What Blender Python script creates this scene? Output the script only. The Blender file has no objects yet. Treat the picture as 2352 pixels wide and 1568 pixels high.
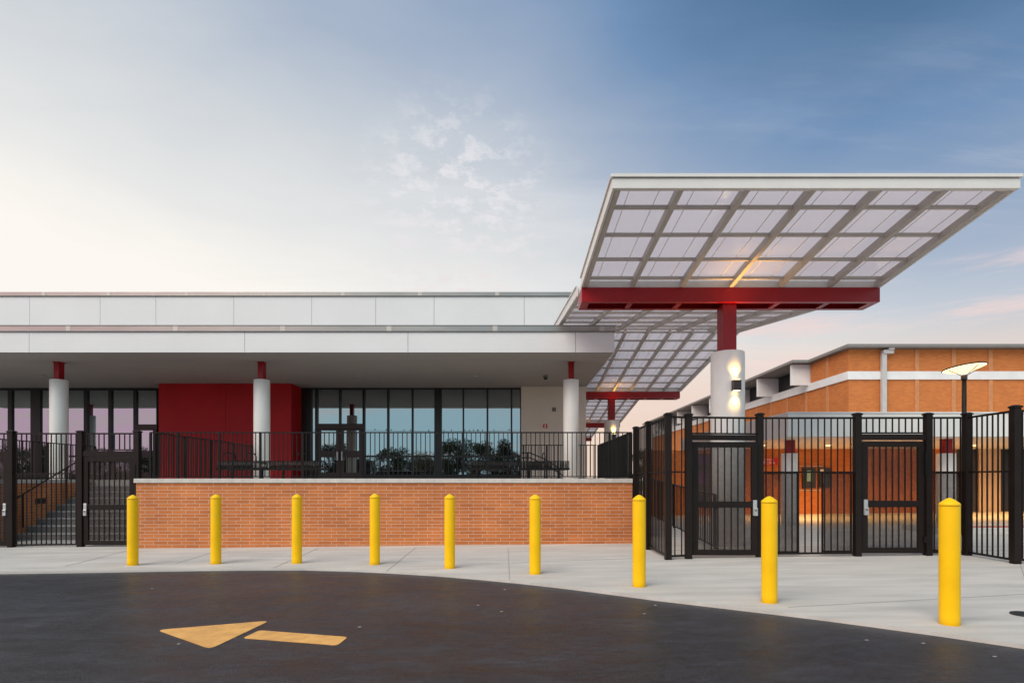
import bpy, math, random
from mathutils import Vector, Matrix
R = math.radians
rnd = random.Random(7)
sc = bpy.context.scene

# ------------------------------------------------------------------ camera
EYE = 1.455            # eye height above the paving at x = 0
F = 1335.0             # focal length in units of a 2352-wide picture
cam_d = bpy.data.cameras.new("camera")
cam_d.sensor_width = 36.0
cam_d.lens = 36.0 * F / 2352.0
cam_d.shift_y = (1100.0 - 784.0) / 2352.0
cam_d.clip_start = 0.1
cam_d.clip_end = 2000.0
cam = bpy.data.objects.new("camera", cam_d)
sc.collection.objects.link(cam)
cam.location = (0, 0, EYE)
cam.rotation_euler = (R(90), 0, 0)
sc.camera = cam

# ------------------------------------------------------------------ world
SUN_DIR = Vector((-0.46, -0.55, 0.70)).normalized()
w = bpy.data.worlds.new("World"); sc.world = w
w.use_nodes = True
wt = w.node_tree; wt.nodes.clear()
def wn(t, **kw):
    n = wt.nodes.new(t)
    for k, v in kw.items(): setattr(n, k, v)
    return n
def wl(a, b): wt.links.new(a, b)
def wmath(op, a, b=None, clamp=False):
    n = wn('ShaderNodeMath', operation=op); n.use_clamp = clamp
    for i, v in enumerate((a, b)):
        if v is None: continue
        if isinstance(v, (int, float)): n.inputs[i].default_value = v
        else: wl(v, n.inputs[i])
    return n.outputs[0]
def wmix(fac, a, b):
    n = wn('ShaderNodeMix', data_type='RGBA')
    if isinstance(fac, (int, float)): n.inputs[0].default_value = fac
    else: wl(fac, n.inputs[0])
    for s, v in ((6, a), (7, b)):
        if isinstance(v, tuple): n.inputs[s].default_value = (*v, 1)
        else: wl(v, n.inputs[s])
    return n.outputs[2]
def wrange(v, a, b, c=0.0, d=1.0):
    n = wn('ShaderNodeMapRange', interpolation_type='SMOOTHSTEP')
    wl(v, n.inputs[0]); n.inputs[1].default_value = a; n.inputs[2].default_value = b
    n.inputs[3].default_value = c; n.inputs[4].default_value = d
    return n.outputs[0]
tc = wn('ShaderNodeTexCoord')
nrm = wn('ShaderNodeVectorMath', operation='NORMALIZE'); wl(tc.outputs['Generated'], nrm.inputs[0])
D = nrm.outputs[0]
sep = wn('ShaderNodeSeparateXYZ'); wl(D, sep.inputs[0])
dx, dy, dz = sep.outputs
dot = wn('ShaderNodeVectorMath', operation='DOT_PRODUCT'); wl(D, dot.inputs[0])
dot.inputs[1].default_value = (-0.88, 0.47, 0.0)
# clearness of the dusk sky: pale towards the afterglow and the horizon, blue overhead
absz = wmath('ABSOLUTE', dz)
fa = wmath('SUBTRACT', 1.27, wmath('MULTIPLY', dx, 0.36))
fa = wmath('SUBTRACT', fa, wmath('MULTIPLY', wmath('MULTIPLY', dx, dx), 0.22))
fa = wmath('SUBTRACT', fa, wmath('MULTIPLY', wmath('MULTIPLY', dx, absz), 0.20))
fb = wmath('SUBTRACT', fa, wmath('MULTIPLY', absz, 1.44))
dk = wn('ShaderNodeVectorMath', operation='DISTANCE'); wl(D, dk.inputs[0])
dk.inputs[1].default_value = Vector((0.47, 1, 0.72)).normalized()
fb = wmath('SUBTRACT', fb, wrange(dk.outputs['Value'], 0.42, 0.05, 0.0, 0.15))
big = wn('ShaderNodeTexNoise'); wl(D, big.inputs['Vector'])
big.inputs['Scale'].default_value = 1.7; big.inputs['Detail'].default_value = 3
fb = wmath('ADD', fb, wmath('MULTIPLY', wmath('SUBTRACT', big.outputs['Fac'], 0.5), 0.20))
wsp = wn('ShaderNodeTexNoise'); wsm = wn('ShaderNodeMapping'); wl(D, wsm.inputs[0])
wsm.inputs['Rotation'].default_value = (0, R(-35), 0); wsm.inputs['Scale'].default_value = (2.2, 2.2, 7.5); wl(wsm.outputs[0], wsp.inputs['Vector'])
wsp.inputs['Scale'].default_value = 1.3; wsp.inputs['Detail'].default_value = 7; wsp.inputs['Roughness'].default_value = .55; wsp.inputs['Distortion'].default_value = .5
fb = wmath('ADD', fb, wmath('MULTIPLY', wmath('SUBTRACT', wsp.outputs['Fac'], 0.5), 0.17))
ramp = wn('ShaderNodeValToRGB'); wl(fb, ramp.inputs[0])
els = ramp.color_ramp.elements
stops = [(0.0, (.060, .150, .290)), (0.25, (.190, .315, .520)), (0.5, (.440, .520, .650)),
         (0.72, (.730, .760, .785)), (0.88, (.910, .905, .885)), (1.0, (1.08, 1.03, .955))]
els[0].position = 0; els[0].color = (*stops[0][1], 1)
els[1].position = 1; els[1].color = (*stops[-1][1], 1)
for p, c in stops[1:-1]:
    e = els.new(p); e.color = (*c, 1)
col = ramp.outputs[0]
# rosy band behind the camera on the left, seen in the left glazing
pk = wmath('MULTIPLY', wrange(dy, 0.15, -0.3), wrange(dx, -0.25, -0.55))
pk = wmath('MULTIPLY', pk, wrange(dz, 0.5, 0.2))
col = wmix(wmath('MULTIPLY', pk, 0.85), col, (1.15, .64, .86))
# pale blue-green behind the camera, otherwise
bk = wmath('MULTIPLY', wrange(dy, 0.1, -0.4), wrange(dx, -0.55, -0.2))
col = wmix(wmath('MULTIPLY', bk, 0.85), col, (.55, .86, 1.0))
# peach glow low on the horizon in front
pe = wmath('MULTIPLY', wrange(absz, 0.25, 0.09), wrange(dy, -0.1, 0.4))
col = wmix(wmath('MULTIPLY', pe, 0.85), col, (1.0, .72, .46))
lowp = wmath('MULTIPLY', wrange(absz, 0.24, 0.10), wrange(dx, -0.1, 0.3))
col = wmix(wmath('MULTIPLY', lowp, 0.5), col, (.83, .66, .68))
# thin clouds on a flat layer: directions divided by height
zz = wmath('ADD', wmath('MAXIMUM', dz, 0.0), 0.12)
cv = wn('ShaderNodeCombineXYZ')
wl(wmath('DIVIDE', dx, zz), cv.inputs[0]); wl(wmath('DIVIDE', dy, zz), cv.inputs[1])
cm = wn('ShaderNodeMapping'); wl(cv.outputs[0], cm.inputs[0])
cm.inputs['Rotation'].default_value = (0, 0, R(28)); cm.inputs['Scale'].default_value = (0.35, 1.7, 1)
cn = wn('ShaderNodeTexNoise'); wl(cm.outputs[0], cn.inputs['Vector'])
cn.inputs['Scale'].default_value = 1.35; cn.inputs['Detail'].default_value = 8
cn.inputs['Roughness'].default_value = 0.62; cn.inputs['Distortion'].default_value = 0.4
cl = wrange(cn.outputs['Fac'], 0.50, 0.72)
cl = wmath('MULTIPLY', cl, wrange(dz, 0.6, 0.25))
# small mackerel patch in the middle of the sky
pd = wn('ShaderNodeVectorMath', operation='DISTANCE'); wl(D, pd.inputs[0])
pd.inputs[1].default_value = Vector((-0.10, 1, 0.45)).normalized()
pn = wn('ShaderNodeTexNoise'); wl(cv.outputs[0], pn.inputs['Vector'])
pn.inputs['Scale'].default_value = 13.0; pn.inputs['Detail'].default_value = 6; pn.inputs['Roughness'].default_value = .7
pc = wmath('MULTIPLY', wrange(pn.outputs['Fac'], 0.44, 0.64), wrange(pd.outputs['Value'], 0.20, 0.05))
cla = wmath('MAXIMUM', wmath('MULTIPLY', cl, 0.75), wmath('MULTIPLY', pc, 0.95), clamp=True)
cpink = wmix(wrange(dz, 0.45, 0.12), (.88, .87, .90), (.98, .78, .70))
col = wmix(cla, col, cpink)
skm = wn('ShaderNodeMapping'); wl(D, skm.inputs[0]); skm.inputs['Rotation'].default_value = (0, R(9), 0); skm.inputs['Scale'].default_value = (1.6, 1.6, 15)
skn = wn('ShaderNodeTexNoise'); wl(skm.outputs[0], skn.inputs['Vector']); skn.inputs['Scale'].default_value = 1.9; skn.inputs['Detail'].default_value = 7; skn.inputs['Roughness'].default_value = .6
stf = wmath('MULTIPLY', wrange(skn.outputs['Fac'], 0.50, 0.68), wrange(dz, 0.42, 0.20))
stf = wmath('MULTIPLY', stf, wmath('MULTIPLY', wrange(dx, -0.1, 0.35), wrange(dy, 0.0, 0.4)))
col = wmix(wmath('MULTIPLY', stf, 0.8), col, (.95, .74, .70))
bg = wn('ShaderNodeBackground'); wl(col, bg.inputs[0]); bg.inputs[1].default_value = 1.0
sky = wn('ShaderNodeTexSky', sky_type='NISHITA'); sky.sun_disc = False
sky.sun_elevation = math.asin(SUN_DIR.z); sky.sun_rotation = math.atan2(SUN_DIR.x, SUN_DIR.y)
bs = wn('ShaderNodeBackground'); wl(sky.outputs[0], bs.inputs[0]); bs.inputs[1].default_value = 0.05
mx = wn('ShaderNodeMixShader'); mx.inputs[0].default_value = 0.10
wl(bg.outputs[0], mx.inputs[1]); wl(bs.outputs[0], mx.inputs[2])
wo = wn('ShaderNodeOutputWorld'); wl(mx.outputs[0], wo.inputs[0])

sun_d = bpy.data.lights.new("sun", 'SUN'); sun_d.energy = 2.8; sun_d.angle = R(50)
sun_d.color = (1.0, 0.90, 0.78)
sun = bpy.data.objects.new("sun", sun_d); sc.collection.objects.link(sun)
sun.rotation_euler = SUN_DIR.to_track_quat('Z', 'Y').to_euler()

sc.view_settings.view_transform = 'Standard'; sc.view_settings.look = 'None'
sc.view_settings.exposure = 0.0; sc.view_settings.gamma = 1.0
sc.cycles.max_bounces = 8; sc.cycles.transparent_max_bounces = 16
sc.cycles.sample_clamp_indirect = 6.0

# ------------------------------------------------------------------ helpers
def G(x): return 0.0107 * x                       # paving falls gently to the left
def X(px, Y): return (px - 1176.0) * Y / F
def Z(py, Y): return EYE + (1100.0 - py) * Y / F
def gp(px, py):                                   # point of the paving plane
    r = (px - 1176.0) / F; q = (py - 1100.0) / F
    Y = EYE / (q + 0.0107 * r)
    return (r * Y, Y)

class MB:
    def __init__(s): s.v = []; s.f = []; s.sm = []
    def box(s, x0, x1, y0, y1, z0, z1):
        if x0 > x1: x0, x1 = x1, x0
        if y0 > y1: y0, y1 = y1, y0
        if z0 > z1: z0, z1 = z1, z0
        i = len(s.v)
        s.v += [(x0,y0,z0),(x1,y0,z0),(x1,y1,z0),(x0,y1,z0),(x0,y0,z1),(x1,y0,z1),(x1,y1,z1),(x0,y1,z1)]
        for q in ((0,3,2,1),(4,5,6,7),(0,1,5,4),(1,2,6,5),(2,3,7,6),(3,0,4,7)):
            s.f.append(tuple(i + k for k in q)); s.sm.append(False)
        return s
    def hexa(s, b, t):                            # bottom quad, top quad (both counter-clockwise from above)
        i = len(s.v); s.v += [tuple(p) for p in b] + [tuple(p) for p in t]
        for q in ((0,3,2,1),(4,5,6,7),(0,1,5,4),(1,2,6,5),(2,3,7,6),(3,0,4,7)):
            s.f.append(tuple(i + k for k in q)); s.sm.append(False)
        return s
    def beam(s, a, b, wd, ht):                    # rectangular bar between two points, ht along z
        a = Vector(a); b = Vector(b); d = (b - a); h = Vector((d.x, d.y, 0))
        if h.length < 1e-6: side = Vector((1,0,0)); up = Vector((0,1,0))
        else:
            side = Vector((-h.y, h.x, 0)).normalized(); up = d.normalized().cross(side) * -1
            if up.z < 0: up = -up
        sw = side * wd / 2; uh = up * ht / 2
        i = len(s.v)
        for p in (a, b):
            s.v += [tuple(p - sw - uh), tuple(p + sw - uh), tuple(p + sw + uh), tuple(p - sw + uh)]
        for q in ((0,1,2,3),(7,6,5,4),(0,4,5,1),(1,5,6,2),(2,6,7,3),(3,7,4,0)):
            s.f.append(tuple(i + k for k in q)); s.sm.append(False)
        return s
    def lathe(s, cx, cy, prof, n=32, flat_cap=True):   # prof: (r, z)
        i = len(s.v); m = len(prof)
        for r, z in prof:
            for k in range(n):
                a = 2 * math.pi * k / n
                s.v.append((cx + r * math.cos(a), cy + r * math.sin(a), z))
        for j in range(m - 1):
            for k in range(n):
                k2 = (k + 1) % n
                s.f.append((i + j*n + k, i + j*n + k2, i + (j+1)*n + k2, i + (j+1)*n + k)); s.sm.append(True)
        s.f.append(tuple(i + (m-1)*n + k for k in range(n))); s.sm.append(False)
        s.f.append(tuple(i + n - 1 - k for k in range(n))); s.sm.append(False)
        return s
    def tube(s, pts, r, n=8):
        pts = [Vector(p) for p in pts]; i = len(s.v); m = len(pts)
        for j, p in enumerate(pts):
            if j == 0: d = pts[1] - p
            elif j == m - 1: d = p - pts[j-1]
            else: d = (pts[j+1] - p).normalized() + (p - pts[j-1]).normalized()
            d.normalize()
            u = d.cross(Vector((0,0,1)))
            if u.length < 0.05: u = d.cross(Vector((0,1,0)))
            u.normalize(); vv = d.cross(u)
            rr = r[j] if isinstance(r, (list, tuple)) else r
            for k in range(n):
                a = 2 * math.pi * k / n
                s.v.append(tuple(p + u * rr * math.cos(a) + vv * rr * math.sin(a)))
        for j in range(m - 1):
            for k in range(n):
                k2 = (k + 1) % n
                s.f.append((i+j*n+k, i+j*n+k2, i+(j+1)*n+k2, i+(j+1)*n+k)); s.sm.append(True)
        s.f.append(tuple(i + n - 1 - k for k in range(n))); s.sm.append(False)
        s.f.append(tuple(i + (m-1)*n + k for k in range(n))); s.sm.append(False)
        return s
    def sheet(s, pts, zf, th):                     # polygon sheet lying on zf(x), thickness th
        i = len(s.v); n = len(pts)
        s.v += [(p[0], p[1], zf(p[0]) - th) for p in pts] + [(p[0], p[1], zf(p[0])) for p in pts]
        s.f.append(tuple(i + n + k for k in range(n))); s.sm.append(False)
        for k in range(n):
            k2 = (k + 1) % n
            s.f.append((i+k, i+k2, i+n+k2, i+n+k)); s.sm.append(False)
        return s

def make(name, mb, mat, parent=None, label=None, bevel=0.0):
    me = bpy.data.meshes.new(name)
    off = Vector((0,0,0))
    p = parent
    while p is not None:
        off += p.location; p = p.parent
    me.from_pydata([(a[0]-off.x, a[1]-off.y, a[2]-off.z) for a in mb.v], [], mb.f)
    me.polygons.foreach_set('use_smooth', mb.sm)
    me.materials.append(mat)
    me.update()
    o = bpy.data.objects.new(name, me); sc.collection.objects.link(o)
    if parent is not None: o.parent = parent
    if label: o['label'] = label
    if bevel:
        b = o.modifiers.new('edge', 'BEVEL'); b.width = bevel; b.segments = 2; b.limit_method = 'ANGLE'
    return o
def tag(o, label, cat, group=None):
    o['label'] = label; o['category'] = cat
    if group: o['group'] = group
    return o
def thing(name, label, cat, loc=(0,0,0), group=None):
    o = bpy.data.objects.new(name, None); sc.collection.objects.link(o)
    o.location = loc; o.empty_display_size = 0.2
    return tag(o, label, cat, group)
def struct(name, mb, mat):
    o = make(name, mb, mat); o['kind'] = 'structure'; return o
def copy_tree(o, parent=None):
    c = o.copy(); sc.collection.objects.link(c)
    if parent is not None: c.parent = parent
    for ch in [k for k in bpy.data.objects if k.parent == o]: copy_tree(ch, c)
    return c

# ------------------------------------------------------------------ materials
def mat(name, base, rough=0.5, metal=0.0, var=0.06, vscale=3.0, bump=0.0, bscale=60.0, spec=0.5, stretch=(1,1,1), dark=None):
    m = bpy.data.materials.new(name); m.use_nodes = True
    t = m.node_tree; b = t.nodes['Principled BSDF']
    b.inputs['Roughness'].default_value = rough; b.inputs['Metallic'].default_value = metal
    b.inputs['Specular IOR Level'].default_value = spec
    tcn = t.nodes.new('ShaderNodeTexCoord'); mp = t.nodes.new('ShaderNodeMapping')
    mp.inputs['Scale'].default_value = stretch
    t.links.new(tcn.outputs['Object'], mp.inputs[0])
    n = t.nodes.new('ShaderNodeTexNoise'); n.inputs['Scale'].default_value = vscale
    n.inputs['Detail'].default_value = 8; n.inputs['Roughness'].default_value = 0.6
    t.links.new(mp.outputs[0], n.inputs['Vector'])
    r = t.nodes.new('ShaderNodeMapRange'); r.inputs[1].default_value = .3; r.inputs[2].default_value = .7
    t.links.new(n.outputs['Fac'], r.inputs[0])
    mx = t.nodes.new('ShaderNodeMix'); mx.data_type = 'RGBA'
    d = dark or tuple(c * (1 - var * 2) for c in base)
    mx.inputs[6].default_value = (*d, 1); mx.inputs[7].default_value = (*[min(1, c * (1 + var * .6)) for c in base], 1)
    t.links.new(r.outputs[0], mx.inputs[0]); t.links.new(mx.outputs[2], b.inputs['Base Color'])
    rr = t.nodes.new('ShaderNodeMapRange'); rr.inputs[3].default_value = rough * 0.85; rr.inputs[4].default_value = min(1, rough * 1.15)
    t.links.new(n.outputs['Fac'], rr.inputs[0]); t.links.new(rr.outputs[0], b.inputs['Roughness'])
    if bump:
        n2 = t.nodes.new('ShaderNodeTexNoise'); n2.inputs['Scale'].default_value = bscale; n2.inputs['Detail'].default_value = 6
        t.links.new(mp.outputs[0], n2.inputs['Vector'])
        bp = t.nodes.new('ShaderNodeBump'); bp.inputs['Strength'].default_value = bump; bp.inputs['Distance'].default_value = .01
        t.links.new(n2.outputs['Fac'], bp.inputs['Height']); t.links.new(bp.outputs[0], b.inputs['Normal'])
    return m

def brick_mat(name, c1, c2, mortar, bw=0.305, rh=0.076, ms=0.0047, offset=0.34, lo=.84, hi=1.08):
    m = bpy.data.materials.new(name); m.use_nodes = True
    t = m.node_tree; b = t.nodes['Principled BSDF']; b.inputs['Roughness'].default_value = 0.8
    tcn = t.nodes.new('ShaderNodeTexCoord'); sp = t.nodes.new('ShaderNodeSeparateXYZ')
    t.links.new(tcn.outputs['Object'], sp.inputs[0])
    cb = t.nodes.new('ShaderNodeCombineXYZ')
    # choose the run of the brick from the way the face looks
    ge = t.nodes.new('ShaderNodeNewGeometry'); sn = t.nodes.new('ShaderNodeSeparateXYZ')
    t.links.new(ge.outputs['Normal'], sn.inputs[0])
    ab = t.nodes.new('ShaderNodeMath'); ab.operation = 'ABSOLUTE'; t.links.new(sn.outputs[0], ab.inputs[0])
    gt = t.nodes.new('ShaderNodeMath'); gt.operation = 'GREATER_THAN'; gt.inputs[1].default_value = 0.7
    t.links.new(ab.outputs[0], gt.inputs[0])
    mf = t.nodes.new('ShaderNodeMix'); mf.data_type = 'FLOAT'
    t.links.new(gt.outputs[0], mf.inputs[0]); t.links.new(sp.outputs[0], mf.inputs[2]); t.links.new(sp.outputs[1], mf.inputs[3])
    t.links.new(mf.outputs[0], cb.inputs[0]); t.links.new(sp.outputs[2], cb.inputs[1])
    br = t.nodes.new('ShaderNodeTexBrick'); br.offset = offset; br.offset_frequency = 2; br.squash = 1
    br.inputs['Scale'].default_value = 1.0; br.inputs['Brick Width'].default_value = bw
    br.inputs['Row Height'].default_value = rh; br.inputs['Mortar Size'].default_value = ms
    br.inputs['Mortar Smooth'].default_value = 0.2; br.inputs['Bias'].default_value = 0.0
    br.inputs['Color1'].default_value = (*c1, 1); br.inputs['Color2'].default_value = (*c2, 1)
    br.inputs['Mortar'].default_value = (*mortar, 1)
    t.links.new(cb.outputs[0], br.inputs['Vector'])
    n = t.nodes.new('ShaderNodeTexNoise'); n.inputs['Scale'].default_value = 1.3; n.inputs['Detail'].default_value = 9
    t.links.new(tcn.outputs['Object'], n.inputs['Vector'])
    mr = t.nodes.new('ShaderNodeMapRange'); mr.inputs[1].default_value = .3; mr.inputs[2].default_value = .7
    mr.inputs[3].default_value = lo; mr.inputs[4].default_value = hi
    t.links.new(n.outputs['Fac'], mr.inputs[0])
    vm = t.nodes.new('ShaderNodeVectorMath'); vm.operation = 'SCALE'
    t.links.new(br.outputs['Color'], vm.inputs[0]); t.links.new(mr.outputs[0], vm.inputs['Scale'])
    t.links.new(vm.outputs[0], b.inputs['Base Color'])
    bp = t.nodes.new('ShaderNodeBump'); bp.inputs['Strength'].default_value = .6; bp.inputs['Distance'].default_value = .006; bp.invert = True
    t.links.new(br.outputs['Fac'], bp.inputs['Height']); t.links.new(bp.outputs[0], b.inputs['Normal'])
    return m

M = {}
M['brick'] = brick_mat('orange_brick', (.57,.180,.045), (.46,.135,.034), (.62,.46,.35))
M['brick_far'] = brick_mat('far_brick', (.62,.190,.036), (.52,.145,.027), (.46,.21,.09), bw=.203, rh=.0677, ms=.005, offset=.5, lo=.93, hi=1.03)
M['pier'] = mat('brick_pier', (.56,.24,.10), .85, var=.1, vscale=6)
M['panel'] = mat('white_metal_panel', (.73,.73,.735), .42, var=.025, vscale=.6)
M['panel_warm'] = mat('white_painted_fascia', (.76,.75,.72), .45, var=.03, vscale=.8)
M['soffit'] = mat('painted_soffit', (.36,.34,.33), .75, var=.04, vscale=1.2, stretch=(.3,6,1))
M['seam'] = mat('panel_joint', (.12,.12,.12), .8, var=.02)
M['scrap'] = mat('pale_scrap', (.35,.33,.30), .8)
M['coping_metal'] = mat('coping_metal', (.36,.33,.31), .34, metal=.9, var=.08, vscale=.7, stretch=(1,1,6))
M['clip'] = mat('coping_clip', (.52,.48,.44), .5, metal=.4)
M['column'] = mat('column_paint', (.86,.85,.82), .42, var=.03, vscale=1.5)
M['red_wall'] = mat('red_wall_panel', (.50,.010,.016), .45, var=.08, vscale=.9, spec=.25)
M['red_steel'] = mat('red_steel', (.33,.004,.009), .33, var=.06, vscale=2.0, spec=.4)
M['white_wall'] = mat('cream_wall', (.72,.64,.55), .7, var=.03, vscale=1.0)
M['frame'] = mat('black_window_frame', (.012,.011,.011), .35)
M['bronze'] = mat('bronze_fence_paint', (.013,.0085,.007), .45, var=.15, vscale=4, bump=.05, bscale=200, spec=.22)
M['bronze_door'] = mat('bronze_door_paint', (.045,.022,.020), .4, var=.1)
M['lock'] = mat('brushed_lock_metal', (.60,.62,.62), .38, metal=.7, var=.1, vscale=20)
M['yellow'] = mat('yellow_bollard_sleeve', (1.0,.565,.002), .42, var=.05, vscale=3.2, bump=.03, bscale=90, spec=.3)
M['coping'] = mat('cast_stone_coping', (.58,.55,.51), .8, var=.10, vscale=7, bump=.25, bscale=90)
M['rafter'] = mat('canopy_rafter_shaded_white', (.50,.46,.42), .45, var=.03)  # white paint like the rims, shade under the roof put into the colour
M['frame_white'] = mat('canopy_white_frame', (.74,.72,.69), .4, var=.03)
M['strap'] = mat('black_strap_steel', (.009,.008,.008), .45, spec=.2)
M['band'] = mat('white_concrete_band', (.78,.77,.76), .6, var=.05, vscale=1.5)
M['roof_edge'] = mat('grey_roof_edge', (.22,.21,.20), .6, var=.05)
M['pipe'] = mat('grey_downpipe', (.52,.50,.49), .5)
M['louvre'] = mat('dark_window_void', (.012,.012,.014), .3)
M['mark'] = None
M['concrete_step'] = mat('stair_concrete', (.20,.185,.185), .85, var=.12, vscale=5, bump=.3, bscale=70)
M['nosing'] = mat('stair_nosing', (.36,.34,.33), .8, var=.08)
M['sign_red'] = mat('sign_red', (.62,.012,.012), .45)
M['sign_white'] = mat('sign_white', (.85,.82,.80), .5)
M['board_dark'] = mat('notice_frame', (.035,.030,.030), .35)
M['board_green'] = mat('green_notice_sheet', (.26,.52,.40), .5, var=.1, vscale=9)
M['board_pink'] = mat('pale_notice_sheet', (.50,.36,.36), .5, var=.2, vscale=30)
M['purple'] = mat('purple_poster', (.12,.03,.16), .5, var=.3, vscale=5)
M['cream_panel'] = mat('beige_wall_panel', (.60,.44,.30), .7, var=.05)
M['red_paint'] = mat('red_kerb_paint', (.45,.03,.02), .7, var=.2, vscale=9)
M['iron'] = mat('cast_iron_cover', (.015,.015,.015), .55, bump=.4, bscale=60)
M['device'] = mat('grey_device', (.16,.15,.13), .5)
M['dome'] = mat('dark_camera_dome', (.012,.012,.013), .15)
M['grass'] = mat('mown_grass', (.07,.12,.035), .95, var=.35, vscale=.4, bump=.8, bscale=20)
M['bark'] = mat('tree_bark', (.10,.07,.05), .9, var=.2, vscale=8, bump=.6, bscale=25)
M['bird'] = mat('dark_bird_feathers', (.02,.02,.022), .7)

def emis(name, c, s):
    m = bpy.data.materials.new(name); m.use_nodes = True; t = m.node_tree; t.nodes.clear()
    e = t.nodes.new('ShaderNodeEmission'); e.inputs[0].default_value = (*c, 1); e.inputs[1].default_value = s
    o = t.nodes.new('ShaderNodeOutputMaterial'); t.links.new(e.outputs[0], o.inputs[0]); return m
M['lens'] = emis('warm_lit_lens', (1.0,.72,.30), 9)
M['lamp_glow'] = emis('lit_reflector', (1.0,.80,.45), 3.2)
M['lamp_cone'] = emis('lit_lamp_diffuser', (1.0,.74,.40), 1.9)
M['down_lit'] = emis('lit_downlight', (1.0,.62,.25), 6)

def glass_mat(name, tint, refl):
    m = bpy.data.materials.new(name); m.use_nodes = True; t = m.node_tree; t.nodes.clear()
    o = t.nodes.new('ShaderNodeOutputMaterial')
    d = t.nodes.new('ShaderNodeBsdfDiffuse'); d.inputs['Color'].default_value = (.008,.010,.014,1)
    g = t.nodes.new('ShaderNodeBsdfGlossy'); g.inputs['Color'].default_value = (*tint, 1); g.inputs['Roughness'].default_value = .012
    tcn = t.nodes.new('ShaderNodeTexCoord'); n = t.nodes.new('ShaderNodeTexNoise'); n.inputs['Scale'].default_value = .5
    t.links.new(tcn.outputs['Object'], n.inputs['Vector'])
    bp = t.nodes.new('ShaderNodeBump'); bp.inputs['Strength'].default_value = .12; bp.inputs['Distance'].default_value = .01
    t.links.new(n.outputs['Fac'], bp.inputs['Height']); t.links.new(bp.outputs[0], g.inputs['Normal'])
    mx = t.nodes.new('ShaderNodeMixShader'); mx.inputs[0].default_value = refl
    t.links.new(d.outputs[0], mx.inputs[1]); t.links.new(g.outputs[0], mx.inputs[2]); t.links.new(mx.outputs[0], o.inputs[0])
    return m
M['glass'] = glass_mat('tinted_reflective_glass', (.80,.92,.96), .45)

def poly_mat():
    m = bpy.data.materials.new('translucent_roof_sheet'); m.use_nodes = True; t = m.node_tree; t.nodes.clear()
    o = t.nodes.new('ShaderNodeOutputMaterial')
    tr = t.nodes.new('ShaderNodeBsdfTranslucent'); tr.inputs[0].default_value = (.80,.745,.765,1)
    df = t.nodes.new('ShaderNodeBsdfDiffuse'); df.inputs[0].default_value = (.88,.85,.87,1)
    tp = t.nodes.new('ShaderNodeBsdfTransparent'); tp.inputs[0].default_value = (.9,.9,.93,1)
    gl = t.nodes.new('ShaderNodeBsdfGlossy'); gl.inputs['Roughness'].default_value = .12
    tcn = t.nodes.new('ShaderNodeTexCoord'); n = t.nodes.new('ShaderNodeTexNoise'); n.inputs['Scale'].default_value = .9; n.inputs['Detail'].default_value = 4
    t.links.new(tcn.outputs['Object'], n.inputs['Vector'])
    r = t.nodes.new('ShaderNodeMapRange'); r.inputs[3].default_value = .86; r.inputs[4].default_value = .94
    t.links.new(n.outputs['Fac'], r.inputs[0])
    a = t.nodes.new('ShaderNodeMixShader'); t.links.new(r.outputs[0], a.inputs[0]); t.links.new(df.outputs[0], a.inputs[1]); t.links.new(tr.outputs[0], a.inputs[2])
    b = t.nodes.new('ShaderNodeMixShader'); b.inputs[0].default_value = .18; t.links.new(a.outputs[0], b.inputs[1]); t.links.new(tp.outputs[0], b.inputs[2])
    lw = t.nodes.new('ShaderNodeLayerWeight'); lw.inputs[0].default_value = .5
    pw_ = t.nodes.new('ShaderNodeMath'); pw_.operation = 'POWER'; pw_.inputs[1].default_value = 4; t.links.new(lw.outputs['Facing'], pw_.inputs[0])
    fr = t.nodes.new('ShaderNodeMath'); fr.operation = 'MULTIPLY_ADD'; fr.inputs[1].default_value = .7; fr.inputs[2].default_value = .05; t.links.new(pw_.outputs[0], fr.inputs[0])
    c = t.nodes.new('ShaderNodeMixShader'); t.links.new(fr.outputs[0], c.inputs[0]); t.links.new(b.outputs[0], c.inputs[1]); t.links.new(gl.outputs[0], c.inputs[2])
    t.links.new(c.outputs[0], o.inputs[0]); return m
M['poly'] = poly_mat()

def mesh_mat():                                    # perforated steel infill
    m = bpy.data.materials.new('perforated_steel'); m.use_nodes = True; t = m.node_tree; b = t.nodes['Principled BSDF']
    b.inputs['Base Color'].default_value = (.035,.024,.020,1); b.inputs['Roughness'].default_value = .4
    # holes are 3 mm at 5 mm pitch: far below what any view here resolves, so the open share is given as coverage
    tcn = t.nodes.new('ShaderNodeTexCoord'); v = t.nodes.new('ShaderNodeTexNoise'); v.inputs['Scale'].default_value = 9
    t.links.new(tcn.outputs['Object'], v.inputs['Vector'])
    l = t.nodes.new('ShaderNodeMapRange'); l.inputs[3].default_value = .38; l.inputs[4].default_value = .48
    t.links.new(v.outputs['Fac'], l.inputs[0]); t.links.new(l.outputs[0], b.inputs['Alpha'])
    return m
M['mesh'] = mesh_mat()

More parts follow.
